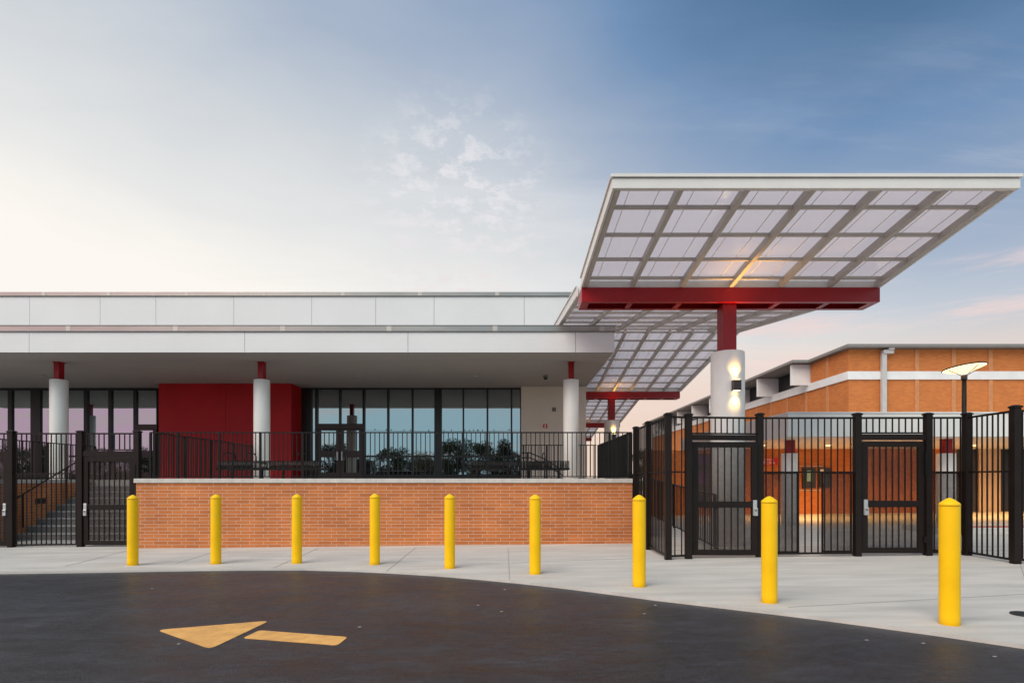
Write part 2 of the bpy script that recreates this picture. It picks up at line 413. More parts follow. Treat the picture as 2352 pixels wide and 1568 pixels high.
def asphalt_mat():
    m = bpy.data.materials.new('asphalt'); m.use_nodes = True; t = m.node_tree; b = t.nodes['Principled BSDF']
    tcn = t.nodes.new('ShaderNodeTexCoord')
    def noise(s, d=8, ro=.6, sc3=(1,1,1)):
        mp = t.nodes.new('ShaderNodeMapping'); mp.inputs['Scale'].default_value = sc3
        t.links.new(tcn.outputs['Object'], mp.inputs[0])
        n = t.nodes.new('ShaderNodeTexNoise'); n.inputs['Scale'].default_value = s; n.inputs['Detail'].default_value = d; n.inputs['Roughness'].default_value = ro
        t.links.new(mp.outputs[0], n.inputs['Vector']); return n.outputs['Fac']
    a = noise(.7, 8, .65, (.6,1.4,1)); f = noise(75, 4, .7); g = noise(4, 8, .7, (.5,1.3,1))
    def rng(v, a0, a1, c, d):
        r = t.nodes.new('ShaderNodeMapRange'); t.links.new(v, r.inputs[0])
        r.inputs[1].default_value = a0; r.inputs[2].default_value = a1; r.inputs[3].default_value = c; r.inputs[4].default_value = d; return r.outputs[0]
    def mul(x, y):
        n = t.nodes.new('ShaderNodeMath'); n.operation = 'MULTIPLY'; t.links.new(x, n.inputs[0]); t.links.new(y, n.inputs[1]); return n.outputs[0]
    k = mul(mul(rng(a,.3,.7,.65,1.45), rng(f,.3,.7,.3,2.0)), mul(rng(g,.3,.7,.5,1.7), rng(noise(14, 6, .7, (.4,1.5,1)),.35,.65,.65,1.4)))
    vm = t.nodes.new('ShaderNodeVectorMath'); vm.operation = 'SCALE'; vm.inputs[0].default_value = (.0185,.0190,.0235)
    t.links.new(k, vm.inputs['Scale']); t.links.new(vm.outputs[0], b.inputs['Base Color'])
    t.links.new(rng(g,.3,.7,.26,.50), b.inputs['Roughness'])
    b.inputs['Specular IOR Level'].default_value = .5
    h = noise(32, 6, .75)
    ad = t.nodes.new('ShaderNodeMath'); ad.operation = 'ADD'; t.links.new(f, ad.inputs[0]); t.links.new(h, ad.inputs[1])
    bp = t.nodes.new('ShaderNodeBump'); bp.inputs['Strength'].default_value = .9; bp.inputs['Distance'].default_value = .012
    t.links.new(ad.outputs[0], bp.inputs['Height']); t.links.new(bp.outputs[0], b.inputs['Normal'])
    return m
M['asphalt'] = asphalt_mat()
M['concrete'] = mat('sidewalk_concrete', (.58,.545,.505), .8, var=.11, vscale=1.3, bump=.3, bscale=120, stretch=(.5,2.6,1))
M['joint'] = mat('sawn_joint', (.34,.33,.32), .9)
def arrow_mat():
    m = mat('road_marking_paint', (.82,.43,.12), .7, var=.12, vscale=7, bump=.4, bscale=80, dark=(.60,.30,.09)); return m
M['mark'] = arrow_mat()
M['leaf'] = mat('leaf_green', (.075,.105,.030), .7, var=.35, vscale=.9)
M['leaf_b'] = mat('leaf_olive', (.13,.10,.030), .7, var=.35, vscale=.9)

# ------------------------------------------------------------------ ground
mb = MB(); S = 420
mb.v = [(-S,-S,G(-S)-0.5),(S,-S,G(S)-5.2),(S,S,G(S)-5.2),(-S,S,G(-S)-.5)]
# one wide ground sheet, gently levelled far away
gm = MB()
xs = [-420,-60,-30,-12,0,12,30,60,420]; ys = [-420,-60,-20,0,5,10,30,90,420]
for yy in ys:
    for xx in xs: gm.v.append((xx, yy, G(max(-30, min(30, xx))) - 0.075))
n = len(xs)
for j in range(len(ys)-1):
    for i in range(n-1):
        gm.f.append((j*n+i, j*n+i+1, (j+1)*n+i+1, (j+1)*n+i)); gm.sm.append(False)
struct('ground', gm, M['grass'])

curve = [gp(x, y) for x, y in ((0,1313),(150,1311),(300,1308.5),(450,1306),(600,1304.5),(700,1304.5),(800,1307),(900,1311.5),(1000,1317.5),
         (1100,1325.5),(1200,1335),(1300,1346),(1400,1358.5),(1500,1371.5),(1600,1383),(1700,1394.5),(1800,1406),(1900,1418),(2000,1431),(2150,1451),(2352,1480))]
left_ext = [(-60, 7.6), (-30, 8.9), (-18, 9.35), (-12, 9.6)]
right_ext = [(6.6, 3.85), (12, 1.2), (30, -8.0)]
front = left_ext + curve + right_ext
road = MB()
road.sheet([(-60,-30),(30,-30)] + [(x, y + 1.0) for x, y in reversed(front)], lambda x: G(max(-30, min(30, x))) - 0.035, .03)
struct('road', road, M['asphalt'])
side = MB()
side.sheet(front + [(30, 62), (-60, 62)], lambda x: G(max(-30, min(30, x))), .06)
sidewalk = struct('sidewalk', side, M['concrete'])
# joints in the paving, thin recessed-looking lines on the slab
def strip(m, a, b, wd, h=0.004):
    a = Vector((*a, 0)); b = Vector((*b, 0)); d = (b - a).normalized(); s = Vector((-d.y, d.x, 0)) * wd / 2
    q = [a - s, b - s, b + s, a + s]
    m.sheet([(p.x, p.y) for p in q], lambda x: G(x) + h, .003)
jm = MB()
for a, b in (((955,1257),(888,1311)), ((1167,1257),(1170,1331)), ((730,1259),(628,1304)), ((520,1259),(405,1293)), ((300,1262),(150,1300)),
             ((1176,1292),(1456,1282)), ((1811,1394),(2352,1364)), ((2343,1294),(2390,1440)), ((60,1275),(950,1268))):
    if a == (60,1275): continue
    strip(jm, gp(*a), gp(*b), .009)
make('joint', jm, M['joint'], sidewalk)
# painted arrow
def rounded(pts, r, n=5):
    out = []
    for i, p in enumerate(pts):
        p = Vector(p); a = Vector(pts[i-1]); b = Vector(pts[(i+1) % len(pts)])
        da = (a - p); db = (b - p); ra = min(r, da.length * .4); rb = min(r, db.length * .4)
        p0 = p + da.normalized() * ra; p1 = p + db.normalized() * rb
        for k in range(n + 1):
            t = k / n; out.append(tuple((1-t)**2 * p0 + 2*t*(1-t) * p + t*t * p1))
    return out
arrow = thing('painted_arrow', 'faded orange arrow pointing left painted on the black asphalt', 'road marking')
head = rounded([gp(360,1438.5), gp(483,1481), gp(620,1417.5)], .10)
shaft = rounded([gp(557,1456.8), gp(775,1473), gp(799,1454), gp(596,1439)], .05)
make('arrow_head', MB().sheet(head, lambda x: G(x) - 0.031, .003), M['mark'], arrow)
make('arrow_shaft', MB().sheet(shaft, lambda x: G(x) - 0.031, .003), M['mark'], arrow)
# drain cover at the right edge
c = gp(2356, 1411)
dcov = make('drain_cover', MB().lathe(c[0], c[1], [(.13, G(c[0])-.01), (.13, G(c[0])+.010), (.12, G(c[0])+.014)], 28), M['iron'])
tag(dcov, 'round black iron drain cover in the pale paving at the far right', 'drain cover')
# crumbs of litter on the asphalt
lit = []
for i, (px, py) in enumerate(((1152,1397),(1098,1383),(350,1346),(1505,1383),(1480,1402),(1990,1461),(2120,1468),(2284,1498),(826,1432),(411,1470),(1160,1348))):
    p = gp(px, py)
    l = make('leaf_litter', MB().sheet([(p[0]-.018,p[1]-.007),(p[0]+.014,p[1]-.009),(p[0]+.018,p[1]+.005),(p[0]-.008,p[1]+.009)], lambda x: G(x)-.028, .004), M['scrap'])
    lit.append(l)
names = ['before the sixth bollard', 'left of the sixth bollard on the asphalt', 'above the tip of the painted arrow', 'in front of the seventh bollard', 'just below another crumb in front of the seventh bollard',
         'right of the eighth bollard at the edge', 'in front of the ninth bollard on the left', 'in the right corner of the asphalt', 'right of the tail of the painted arrow', 'under the point of the painted arrow', 'close to the paving edge before the sixth bollard']
for l, t_ in zip(lit, names): tag(l, 'tiny pale scrap lying ' + t_, 'scrap', 'scraps on the asphalt')

# ------------------------------------------------------------------ bollards
BOL = [(305,162,1298),(496,160.5,1295),(682,161,1295),(861,165,1298),(1033,174,1308),(1229,187,1322),(1468,214,1350),(1767,248,1387),(2181,295,1438)]
bl = ['leftmost yellow bollard, at the left corner of the brick wall',
      'second yellow bollard from the left, in front of the brick wall',
      'third yellow bollard from the left, just right of the left-centre white column',
      'fourth yellow bollard from the left, standing before the glazed double doors',
      'fifth yellow bollard, the middle one of the row, before the brick wall',
      'sixth yellow bollard from the left, in front of the right part of the brick wall',
      'seventh yellow bollard, in front of the corner where brick wall and dark fence meet',
      'large yellow bollard standing before the right jamb of the centre fence gate',
      'largest and nearest yellow bollard, at the far right before the dark fence']
bcopy = None
def hb(): return 1.25
for (px, hp, yb), lb in zip(BOL, bl):
    Y = F * 1.25 / hp; x = X(px, Y)
    Y0 = Y; z0 = Z(yb, Y)
    if bcopy is None:
        root = thing('bollard', lb, 'bollard', (x, Y, z0), 'yellow bollards along the kerb')
        r = .0875
        make('sleeve', MB().lathe(x, Y, [(r+.001, z0-.03),(r, z0+.1),(r, z0+1.165),(r*.985, z0+1.178)], 40), M['yellow'], root)
        make('domed_cap', MB().lathe(x, Y, [(r*1.012, z0+1.170),(r*1.012, z0+1.192),(r*.93, z0+1.202),(r*.55, z0+1.229),(r*.22, z0+1.247),(.004, z0+1.251)], 40), M['yellow'], root)
        make('footing_ring', MB().lathe(x, Y, [(r+.035, z0-.06),(r+.035, z0+.004),(r+.030, z0+.006)], 40), M['coping'], root)
        bcopy = root
    else:
        c_ = copy_tree(bcopy); c_.location = (x, Y, z0); c_['label'] = lb

# ------------------------------------------------------------------ main building
YF, YG, YW, YR, YC = 16.64, 23.2, 22.8, 22.1, 18.1
bld = thing('school_building', 'long low white school building with grey fascia bands, glazing and a red wall panel', 'building', (-8, 22, 1.4))
ZS = EYE + 3.635                                   # soffit level
zt, zb = Z(762, YF), Z(809, YF)
# lower fascia made of panels with open joints
edges = [-26.0] + [X(p, YF) for p in (67, 562, 937, 1322)] + [X(1412, YF)]
fas = MB(); g_ = .006
for a, b in zip(edges[:-1], edges[1:]): fas.box(a + g_, b - g_, YF, YF + .03, zb, zt)
make('fascia_panel', fas, M['panel'], bld, 'lower white metal fascia with four joints')
back = MB().box(-26, X(1412, YF) - .03, YF + .032, YF + .12, zb + .01, zt); make('fascia_backing', back, M['seam'], bld)
xr = X(1412, YF)
make('fascia_return', MB().box(xr - .03, xr, YF + .032, YG + .5, zb + .005, zt), M['panel'], bld)
cz0, cz1 = Z(761.5, YF), Z(747.5, YF)
make('roof_coping', MB().box(-26, xr + .02, YF - .025, YF + .35, cz0, cz1), M['coping_metal'], bld)
make('coping_drip', MB().box(-26, xr + .022, YF - .032, YF - .027, cz0 - .012, cz0 + .012), M['seam'], bld)
make('coping_lip', MB().box(-26, xr + .024, YF - .034, YF - .027, cz1 - .014, cz1 + .006), M['seam'], bld)
for p in (158, 404, 650, 894, 1137, 1382): make('coping_clip', MB().box(X(p-5.5,YF), X(p+5.5,YF), YF - .03, YF - .02, cz0 + .014, cz1 - .016), M['clip'], bld)
make('lower_roof', MB().box(-26, xr - .035, YF + .13, 24.0, ZS + .05, cz1 - .05), M['roof_edge'], bld)
# soffit with a joint line
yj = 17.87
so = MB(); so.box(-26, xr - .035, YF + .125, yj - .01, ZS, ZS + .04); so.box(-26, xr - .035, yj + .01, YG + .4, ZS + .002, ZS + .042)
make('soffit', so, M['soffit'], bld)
# upper volume
YU = 20.0
xu = 2.6
uz0, uz1 = Z(750, YU) - .3, Z(680.5, YU)
ed = [-34.0] + [X(p, YU) for p in (68,230,358,537,716,863,997,1204)] + [xu]
uf = MB()
for a, b in zip(ed[:-1], ed[1:]): uf.box(a + .006, b - .006, YU, YU + .03, uz0, uz1)
make('upper_fascia_panel', uf, M['panel'], bld, 'upper white fascia band set back above the lower one')
make('upper_wall', MB().box(-34, xu - .01, YU + .032, 50, ZS + .9, uz1), M['seam'], bld)
u0, u1 = Z(680, YU), Z(671, YU)
make('upper_coping', MB().box(-34, xu + .02, YU - .03, 50, u0, u1), M['coping_metal'], bld)
make('upper_coping_drip', MB().box(-34, xu + .022, YU - .038, YU - .032, u0 - .014, u0 + .008), M['seam'], bld)
for p in (102, 251, 430, 608, 788, 965, 1142): make('upper_coping_clip', MB().box(X(p-4.5,YU), X(p+4.5,YU), YU - .037, YU - .025, u0 + .01, u1 - .008), M['clip'], bld)
# walls
FL = 1.435                                         # terrace floor
make('cream_wall', MB().box(X(1197, YW), 2.90, YW, 50, FL - .3, ZS), M['white_wall'], bld)
xl, xrr = X(364.3, YR), X(668.7, YR)
xs_ = X(517.8, YR)
rw = MB(); rw.box(xl, xs_ - .006, YR, YG + .4, FL - .3, ZS); rw.box(xs_ + .006, xrr, YR, YG + .4, FL - .3, ZS); rw.box(xs_ - .006, xs_ + .006, YR + .012, YG + .4, FL - .3, ZS)
make('red_wall', rw, M['red_wall'], bld, 'tall red wall panel between two stretches of glass')
make('rear_body', MB().box(-34, X(1197, YW), YG + .42, 50, FL - .3, ZS + .9), M['seam'], bld)
make('header_trim', MB().box(-26, X(364, YG) - .01, YG - .02, YG + .2, Z(897, YG), ZS), M['frame'], bld)
make('head_trim', MB().box(X(691, YG), X(1196.5, YG), YG - .02, YG + .2, Z(894.5, YG), ZS), M['frame'], bld)
GB = FL + .03
def window(px0, px1, f0, f1, ytop, rail=1047.5, bottom=1089, door=False):
    """bay: glass px0..px1, frame out to f0..f1"""
    fr = MB(); x0, x1, e0, e1 = X(px0,YG), X(px1,YG), X(f0,YG), X(f1,YG)
    zt_, zb_ = Z(ytop, YG), Z(bottom, YG)
    y0, y1 = YG - .07, YG + .08
    fr.box(e0 + .001, x0, y0, y1, FL, zt_ ); fr.box(x1, e1 - .001, y0, y1, FL, zt_)
    fr.box(x0, x1, y0 + .004, y1, FL, zb_)
    if rail: fr.box(x0, x1, y0 + .01, y1, Z(rail+2, YG), Z(rail-2, YG))
    wdw = make('window', fr, M['frame'], bld)
    if rail:
        make('pane', MB().box(x0, x1, YG, YG + .02, Z(rail-2, YG), zt_), M['glass'], wdw)
        make('pane', MB().box(x0, x1, YG, YG + .02, zb_, Z(rail+2, YG)), M['glass'], wdw)
    else:
        make('pane', MB().box(x0, x1, YG, YG + .02, zb_, zt_), M['glass'], wdw)
# left glazing
LG = [(-150,-100),(-95,-46),(-41,-18),(-12,21),(30,73),(95,140),(145,195),(203,251),(258.5,308.5)]
for i, (a, b) in enumerate(LG):
    f0 = (LG[i-1][1] + a) / 2 if i else a - 5
    f1 = (LG[i+1][0] + b) / 2 if i < len(LG)-1 else b + 3
    window(a, b, f0, f1, 897)
def transom(a, b, f0, f1, ytop, ybot):
    fr = MB(); x0, x1 = X(a,YG), X(b,YG)
    fr.box(X(f0,YG)+.001, x0, YG-.07, YG+.08, Z(ybot,YG), Z(ytop,YG)); fr.box(x1, X(f1,YG)-.001, YG-.07, YG+.08, Z(ybot,YG), Z(ytop,YG))
    fr.box(x0, x1, YG-.066, YG+.08, Z(ybot,YG), Z(ybot,YG)+.02); fr.box(x0, x1, YG-.066, YG+.08, Z(ytop,YG)-.02, Z(ytop,YG))
    wdw = make('window', fr, M['frame'], bld)
    make('pane', MB().box(x0, x1, YG, YG+.02, Z(ybot,YG)+.02, Z(ytop,YG)-.02), M['glass'], wdw)
transom(315.6, 361, 311.6, 364, 897, 975.5)
make('door_header', MB().box(X(311.6,YG), X(364,YG)-.01, YG-.09, YG+.08, Z(987,YG), Z(975.5,YG)), M['bronze_door'], bld)
def door(a, b, hx, lab):
    x0, x1 = X(a,YG), X(b,YG); w0 = (x1-x0)
    d = MB(); st = w0*.17; y0, y1 = YG-.06, YG+.0
    zt_, zb_ = Z(986,YG)-.005, FL+.015
    d.box(x0+.004, x0+st, y0, y1, zb_, zt_); d.box(x1-st, x1-.004, y0, y1, zb_, zt_)
    d.box(x0+st, x1-st, y0, y1, zt_-.035, zt_); d.box(x0+st, x1-st, y0, y1, Z(1050,YG), Z(1035,YG)); d.box(x0+st, x1-st, y0, y1, zb_, Z(1085,YG))
    o = make('door', d, M['bronze_door'], bld, lab)
    make('pane', MB().box(x0+st, x1-st, y0+.02, y0+.035, Z(1035,YG), zt_-.035), M['glass'], o)
    make('pane', MB().box(x0+st, x1-st, y0+.02, y0+.035, Z(1085,YG), Z(1050,YG)), M['glass'], o)
    if hx: make('handle', MB().box(X(hx-2.3,YG), X(hx+2.3,YG), y0-.06, y0-.012, Z(1057,YG), Z(1037,YG)).box(X(hx-.5,YG), X(hx+.5,YG), y0-.012, y0, Z(1050,YG), Z(1044,YG)), M['lock'], o)
    return o
door(315, 361, 318.5, 'single dark door with glass at the right end of the left glazing')
make('door_jamb', MB().box(X(310,YG), X(314.6,YG), YG-.08, YG+.08, FL, Z(987,YG)), M['frame'], bld)
# right glazing
make('corner_panel', MB().box(X(691.2,YG), X(717,YG), YG-.05, YG+.2, FL, Z(894.5,YG)), M['frame'], bld)
window(717.8, 724.5, 717.01, 728, 894.5, None)
transom(731, 779.5, 728, 781.7, 894.5, 974)
transom(784, 833.5, 781.7, 836, 894.5, 974)
make('door_header', MB().box(X(728,YG), X(838,YG), YG-.10, YG+.08, Z(985.6,YG), Z(974,YG)), M['bronze_door'], bld, 'dark header over the double doors')
door(730, 781.5, 784-6.5, 'left leaf of the glazed double doors')
door(782, 834, 788+.2, 'right leaf of the glazed double doors')
make('door_jamb', MB().box(X(724.6,YG), X(729.6,YG), YG-.08, YG+.08, FL, Z(985.6,YG)), M['frame'], bld)
RG = [(839,889.7),(894.4,946),(950,998),(1015,1062.7),(1066.2,1117.8),(1121.7,1172.9),(1176.8,1194.4)]
for i, (a, b) in enumerate(RG):
    f0 = (RG[i-1][1] + a) / 2 if i else 834.5
    f1 = (RG[i+1][0] + b) / 2 if i < len(RG)-1 else 1196.5
    window(a, b, f0, f1, 894.5)
# columns under the soffit
def bcol(px, lab):
    x = X(px, YC)
    o = make('column', MB().lathe(x, YC, [(.242, FL-.05),(.242, Z(872.5,YC)-.012),(.232, Z(872.5,YC))], 48), M['column'], bld, lab)
    make('steel_post', MB().box(x-.085, x+.085, YC-.11, YC+.11, Z(872.5,YC)-.01, ZS+.003).box(x-.11, x+.11, YC-.13, YC+.13, ZS-.02, ZS-.001), M['red_steel'], o)
bcol(135.5, 'round white column before the left glazing'); bcol(601.5, 'round white column before the red wall'); bcol(1311.5, 'round white column at the right corner')
bcol(-340, 'round white column beyond the left edge')
# recessed downlights, camera dome, wall devices
for p in (95, 464, 826, 1091):
    Yd = 20.4; x = X(p, Yd)
    o = make('downlight', MB().lathe(x, Yd, [(.10, ZS-.018),(.11, ZS-.016),(.11, ZS-.001)], 24), M['clip'], bld)
    make('trim_lens', MB().lathe(x, Yd, [(.06, ZS-.026),(.07, ZS-.019)], 20), M['lock'], o)
x = X(1253, 20.4)
o = make('security_camera', MB().lathe(x, 20.4, [(.075, ZS-.07),(.085, ZS-.03),(.085, ZS-.001)], 24), M['device'], bld)
make('dome', MB().lathe(x, 20.4, [(.015, ZS-.155),(.05, ZS-.14),(.068, ZS-.11),(.072, ZS-.071)], 24), M['dome'], o)
yw = YW - .003
make('speaker_grille', MB().box(X(1268,YW), X(1277,YW), YW-.03, yw, Z(944.5,YW), Z(935.5,YW)), M['device'], bld)
fa_ = make('fire_alarm', MB().box(X(1247.7,YW), X(1256.2,YW), YW-.05, yw, Z(982.5,YW), Z(974,YW)), M['sign_red'], bld)
make('strobe', MB().box(X(1250.8,YW), X(1253.2,YW), YW-.075, YW-.052, Z(981.5,YW), Z(975,YW)), M['sign_white'], fa_)

# ------------------------------------------------------------------ terrace walls, stairs
YB = 12.96
xw0, xw1 = X(312.5, YB), X(1452.5, YB)
tw = thing('brick_wall', 'long orange brick retaining wall with a pale stone coping behind the bollards', 'wall', (-3, YB, 0))
zc1, zc0 = Z(1098.6, YB), Z(1108.3, YB)
make('brickwork', MB().box(xw0, xw1, YB, YB + .35, -.3, zc0).box(xw0, xw0 + .3, YB + .35, 18.0, -.3, zc0), M['brick'], tw)
make('plinth', MB().box(xw0 - .004, xw1, YB - .012, YB - .001, -.35, Z(1241.5, YB)), M['brick'], tw)
make('coping', MB().box(xw0 - .035, xw1 + .002, YB - .035, YB + .40, zc0, zc1), M['coping'], tw, bevel=.006)
terr = MB(); terr.box(xw0 + .3, xw1 - .02, YB + .402, 24, -.3, FL); terr.box(-26, xw0 + .3, 17.72, 24, -.3, FL - .002)
terr.box(xw0 + .002, xw1 + .2, 24.002, 40, -.3, FL-.004)
struct('terrace', terr, M['concrete'])
# stairs
st = thing('stairs', 'grey concrete stairs rising to the terrace behind the left gate', 'stairs', (-10.5, 16, 0))
sm_, nm = MB(), MB()
nstep = 9
for k in range(nstep):
    zt_ = FL - .173 * k; yy = 17.72 - .344 * k
    if k == 0: continue
    sm_.box(-12.79, xw0 - .004, yy - .0, yy + .344, -.3, zt_ - .028)
    nm.box(-12.79, xw0 - .004, yy - .012, yy + .344, zt_ - .027, zt_)
make('step', sm_, M['concrete_step'], st); make('nosing', nm, M['nosing'], st)
ck = thing('stair_side_wall', 'brick side wall with pale coping left of the stairs', 'wall', (-13.2, 15, 0))
make('brickwork', MB().box(-26, -12.8, 14.2, 17.7, -.4, FL - .09), M['brick'], ck)
make('coping', MB().box(-26, -12.77, 14.16, 17.7, FL - .088, FL + .01), M['coping'], ck)
make('step_light', MB().box(-12.80, -12.785, 15.6, 15.95, EYE-.66, EYE-.52), M['iron'], ck)

# ------------------------------------------------------------------ fences and gates
def pickets(mb, a, b, z0, z1, pitch, wd=.019):     # z0(x,y), z1: heights at both ends
    a = Vector(a); b = Vector(b); L = (b - a).length; n = max(1, int(round(L / pitch)))
    for k in range(1, n):
        t = k / n; p = a.lerp(b, t)
        q0 = z0[0] + (z0[1]-z0[0])*t; q1 = z1[0] + (z1[1]-z1[0])*t
        mb.box(p.x-wd/2, p.x+wd/2, p.y-wd/2, p.y+wd/2, q0, q1)
def rail(mb, a, b, z, h, wd=.03):
    mb.beam((a[0],a[1],z[0]), (b[0],b[1],z[1]), wd, h)
def post(root, x, y, z0, z1, s=.056, cap=True):
    o = make('fence_post', MB().box(x-s, x+s, y-s, y+s, z0, z1-.045), M['bronze'], root, bevel=.006)
    if cap: make('post_cap', MB().box(x-s-.012, x+s+.012, y-s-.012, y+s+.012, z1-.045, z1-.018).hexa(
        [(x-s-.008,y-s-.008,z1-.0179),(x+s+.008,y-s-.008,z1-.0179),(x+s+.008,y+s+.008,z1-.0179),(x-s-.008,y+s+.008,z1-.0179)],
        [(x-s*.6,y-s*.6,z1),(x+s*.6,y-s*.6,z1),(x+s*.6,y+s*.6,z1),(x-s*.6,y+s*.6,z1)]), M['bronze'], o)
PT = EYE + 1.18                                    # post top
def panel(root, a, b, mid=True, name='picket_panel'):
    m = MB(); za, zb_ = G(a[0]) + .06, G(b[0]) + .06
    top = PT - .075
    pickets(m, a, b, (za, zb_), (top, top), .1155)
    rail(m, a, b, (za, zb_), .035); rail(m, a, b, (top, top), .035)
    if mid: rail(m, a, b, (EYE+.128, EYE+.128), .028); 
    return make(name, m, M['bronze'], root)
rf = thing('entrance_fence', 'tall dark bronze picket fence around the entrance right of the brick wall', 'fence', (5.5, 10.4, 0))
P = {1:(2.77,13.0), 2:(2.77,11.80), 3:(2.77,10.32), 4:(3.156,10.40), 5:(4.485,10.53), 6:(6.235,10.50), 7:(7.504,10.49), 8:(8.185,10.455), 9:(8.155,9.417)}
# the return from the brick wall: three posts in a line running away
for k in (1,2,3,4,5,6,7,8,9): post(rf, P[k][0], P[k][1], G(P[k][0]) - .03, PT + (.02 if k > 4 else -.0))
for a, b in ((1,2),(2,3),(3,4),(5,6),(7,8),(8,9)): panel(rf, P[a], P[b])
P10 = (11.5, 9.45); panel(rf, P[9], P10); post(rf, P10[0], P10[1], G(11.5)-.03, PT)
def header(root, a, b, ybeam0, ybeam1, Y, pitch=.1155, ztop=None):
    m = MB(); top = PT - .075; lo = Z(ybeam0 - 3, Y)
    pickets(m, a, b, (lo, lo), (top, top), pitch); rail(m, a, b, (top, top), .035); rail(m, a, b, (lo, lo), .028)
    make('header_pickets', m, M['bronze'], root)
    m = MB(); zc = (Z(ybeam0, Y) + Z(ybeam1, Y)) / 2; rail(m, a, b, (zc, zc), Z(ybeam0, Y) - Z(ybeam1, Y), .08)
    make('header_beam', m, M['bronze'], root)
header(rf, (P[4][0]+.05,P[4][1]), (P[5][0]-.05,P[5][1]), 998.5, 1010.5, 10.45)
header(rf, (P[6][0]+.05,P[6][1]), (P[7][0]-.05,P[7][1]), 997, 1010, 10.5)
# perforated guards beside the gates
def guard_mesh(x0, x1, Y, lab):
    m = MB(); z0, z1 = G(x0)+.10, EYE+.10
    m.box(x0, x1, Y+.028, Y+.030, z0, z1)
    o = make('perforated_guard', m, M['mesh'], rf, lab)
    e = MB(); e.box(x0, x1, Y+.022, Y+.042, z1, z1+.03); e.box(x0, x1, Y+.022, Y+.042, z0-.03, z0)
    e.box(x0, x0+.025, Y+.022, Y+.042, z0, z1); e.box(x1-.025, x1, Y+.022, Y+.042, z0, z1)
    make('guard_edge', e, M['bronze'], o)
guard_mesh(4.55, 5.20, 10.53, 'perforated guard right of the centre gate')
guard_mesh(5.62, 6.17, 10.52, 'perforated guard left of the right gate')
guard_mesh(7.57, 8.12, 10.49, 'perforated guard right of the right gate')

def gate(lab, x0, x1, Y, ytop, ymid0, ymid1, lock_side, zbot, group='dark entrance gates', pitch=.113):
    g = thing('gate', lab, 'gate', (x0, Y, zbot), group)
    zt_ = Z(ytop, Y); s = .105; m = MB(); a, b = Y - .028, Y + .028
    m.box(x0, x0+s, a, b, zbot, zt_); m.box(x1-s, x1, a, b, zbot, zt_)
    m.box(x0+s, x1-s, a, b, zt_-s*.95, zt_); m.box(x0+s, x1-s, a, b, zbot, zbot+.10)
    m.box(x0+s, x1-s, a+.002, b-.002, Z(ymid1, Y), Z(ymid0, Y))
    make('gate_frame', m, M['bronze'], g, bevel=.004)
    m = MB(); pickets(m, (x0+s, Y-.005), (x1-s, Y-.005), (zbot+.1, zbot+.1), (zt_-s*.95, zt_-s*.95), pitch, .018)
    make('pickets', m, M['bronze'], g)
    make('perforated_sheet', MB().box(x0+s, x1-s, Y+.012, Y+.014, zbot+.10, zt_-s*.95), M['mesh'], g)
    zl = (Z(ymid0, Y) + Z(ymid1, Y)) / 2
    lx = x0 + .055 if lock_side < 0 else x1 - .055
    m = MB(); m.box(lx-.036, lx+.036, a-.03, a-.001, zl-.20, zl+.08); m.box(lx-.030, lx+.042, a-.05, a-.031, zl-.20, zl-.06)
    lk = make('lock', m, M['lock'], g, bevel=.008)
    make('keypad', MB().box(lx-.018, lx+.022, a-.056, a-.0505, zl-.12, zl-.085), M['device'], lk)
    hx = x1 if lock_side < 0 else x0; sg = 1 if lock_side < 0 else -1
    make('hinge', MB().box(hx-.03+.02*sg, hx+.045+.02*sg, a-.045, a-.001, zt_-.62, zt_-.18), M['strap'], g)
    make('hinge', MB().box(hx-.045+.02*sg, hx+.045+.02*sg, a-.035, a-.001, zbot+.19, zbot+.30), M['strap'], g)
    return g
gate('centre dark gate with a grey lock on its right, before the big canopy column', 3.235, 4.405, 10.45, 1014.5, 1150.8, 1165, 1, G(3.8)+.05)
gate('right dark gate with a blue-grey lock on its left, before the orange annex wall', 6.31, 7.43, 10.5, 1013, 1149, 1164, -1, G(6.9)+.05)
YL = 13.42
lf = thing('stair_fence', 'tall dark bronze picket fence in front of the stairs on the left', 'fence', (-10, YL, 0))
pl = {0:(X(-128,YL),YL), 1:(X(27,YL),YL), 2:(X(186,YL),YL), 3:(X(318,YL)-.02,YL)}
for k in range(4): post(lf, pl[k][0], YL, G(pl[k][0])-.03, EYE+1.125, s=.062)
PT_old = PT; PT = EYE + 1.125
panel(lf, pl[1], pl[2])
header(lf, (pl[2][0]+.06,YL), (pl[3][0]-.06,YL), 1035.7, 1047.6, YL, .117)
header(lf, (pl[0][0]+.06,YL), (pl[1][0]-.06,YL), 1035.7, 1047.6, YL, .117)
PT = PT_old
gate('left dark gate beside the end of the brick wall, closing off the stairs', pl[2][0]+.075, pl[3][0]-.07, YL, 1049.6, 1158, 1169, -1, G(-9.3)+.04, pitch=.117)
gate('dark gate cut by the left edge of the photo, left of the first post', pl[0][0]+.075, pl[1][0]-.07, YL, 1049.6, 1158, 1169, 1, G(-11)+.04, pitch=.117)

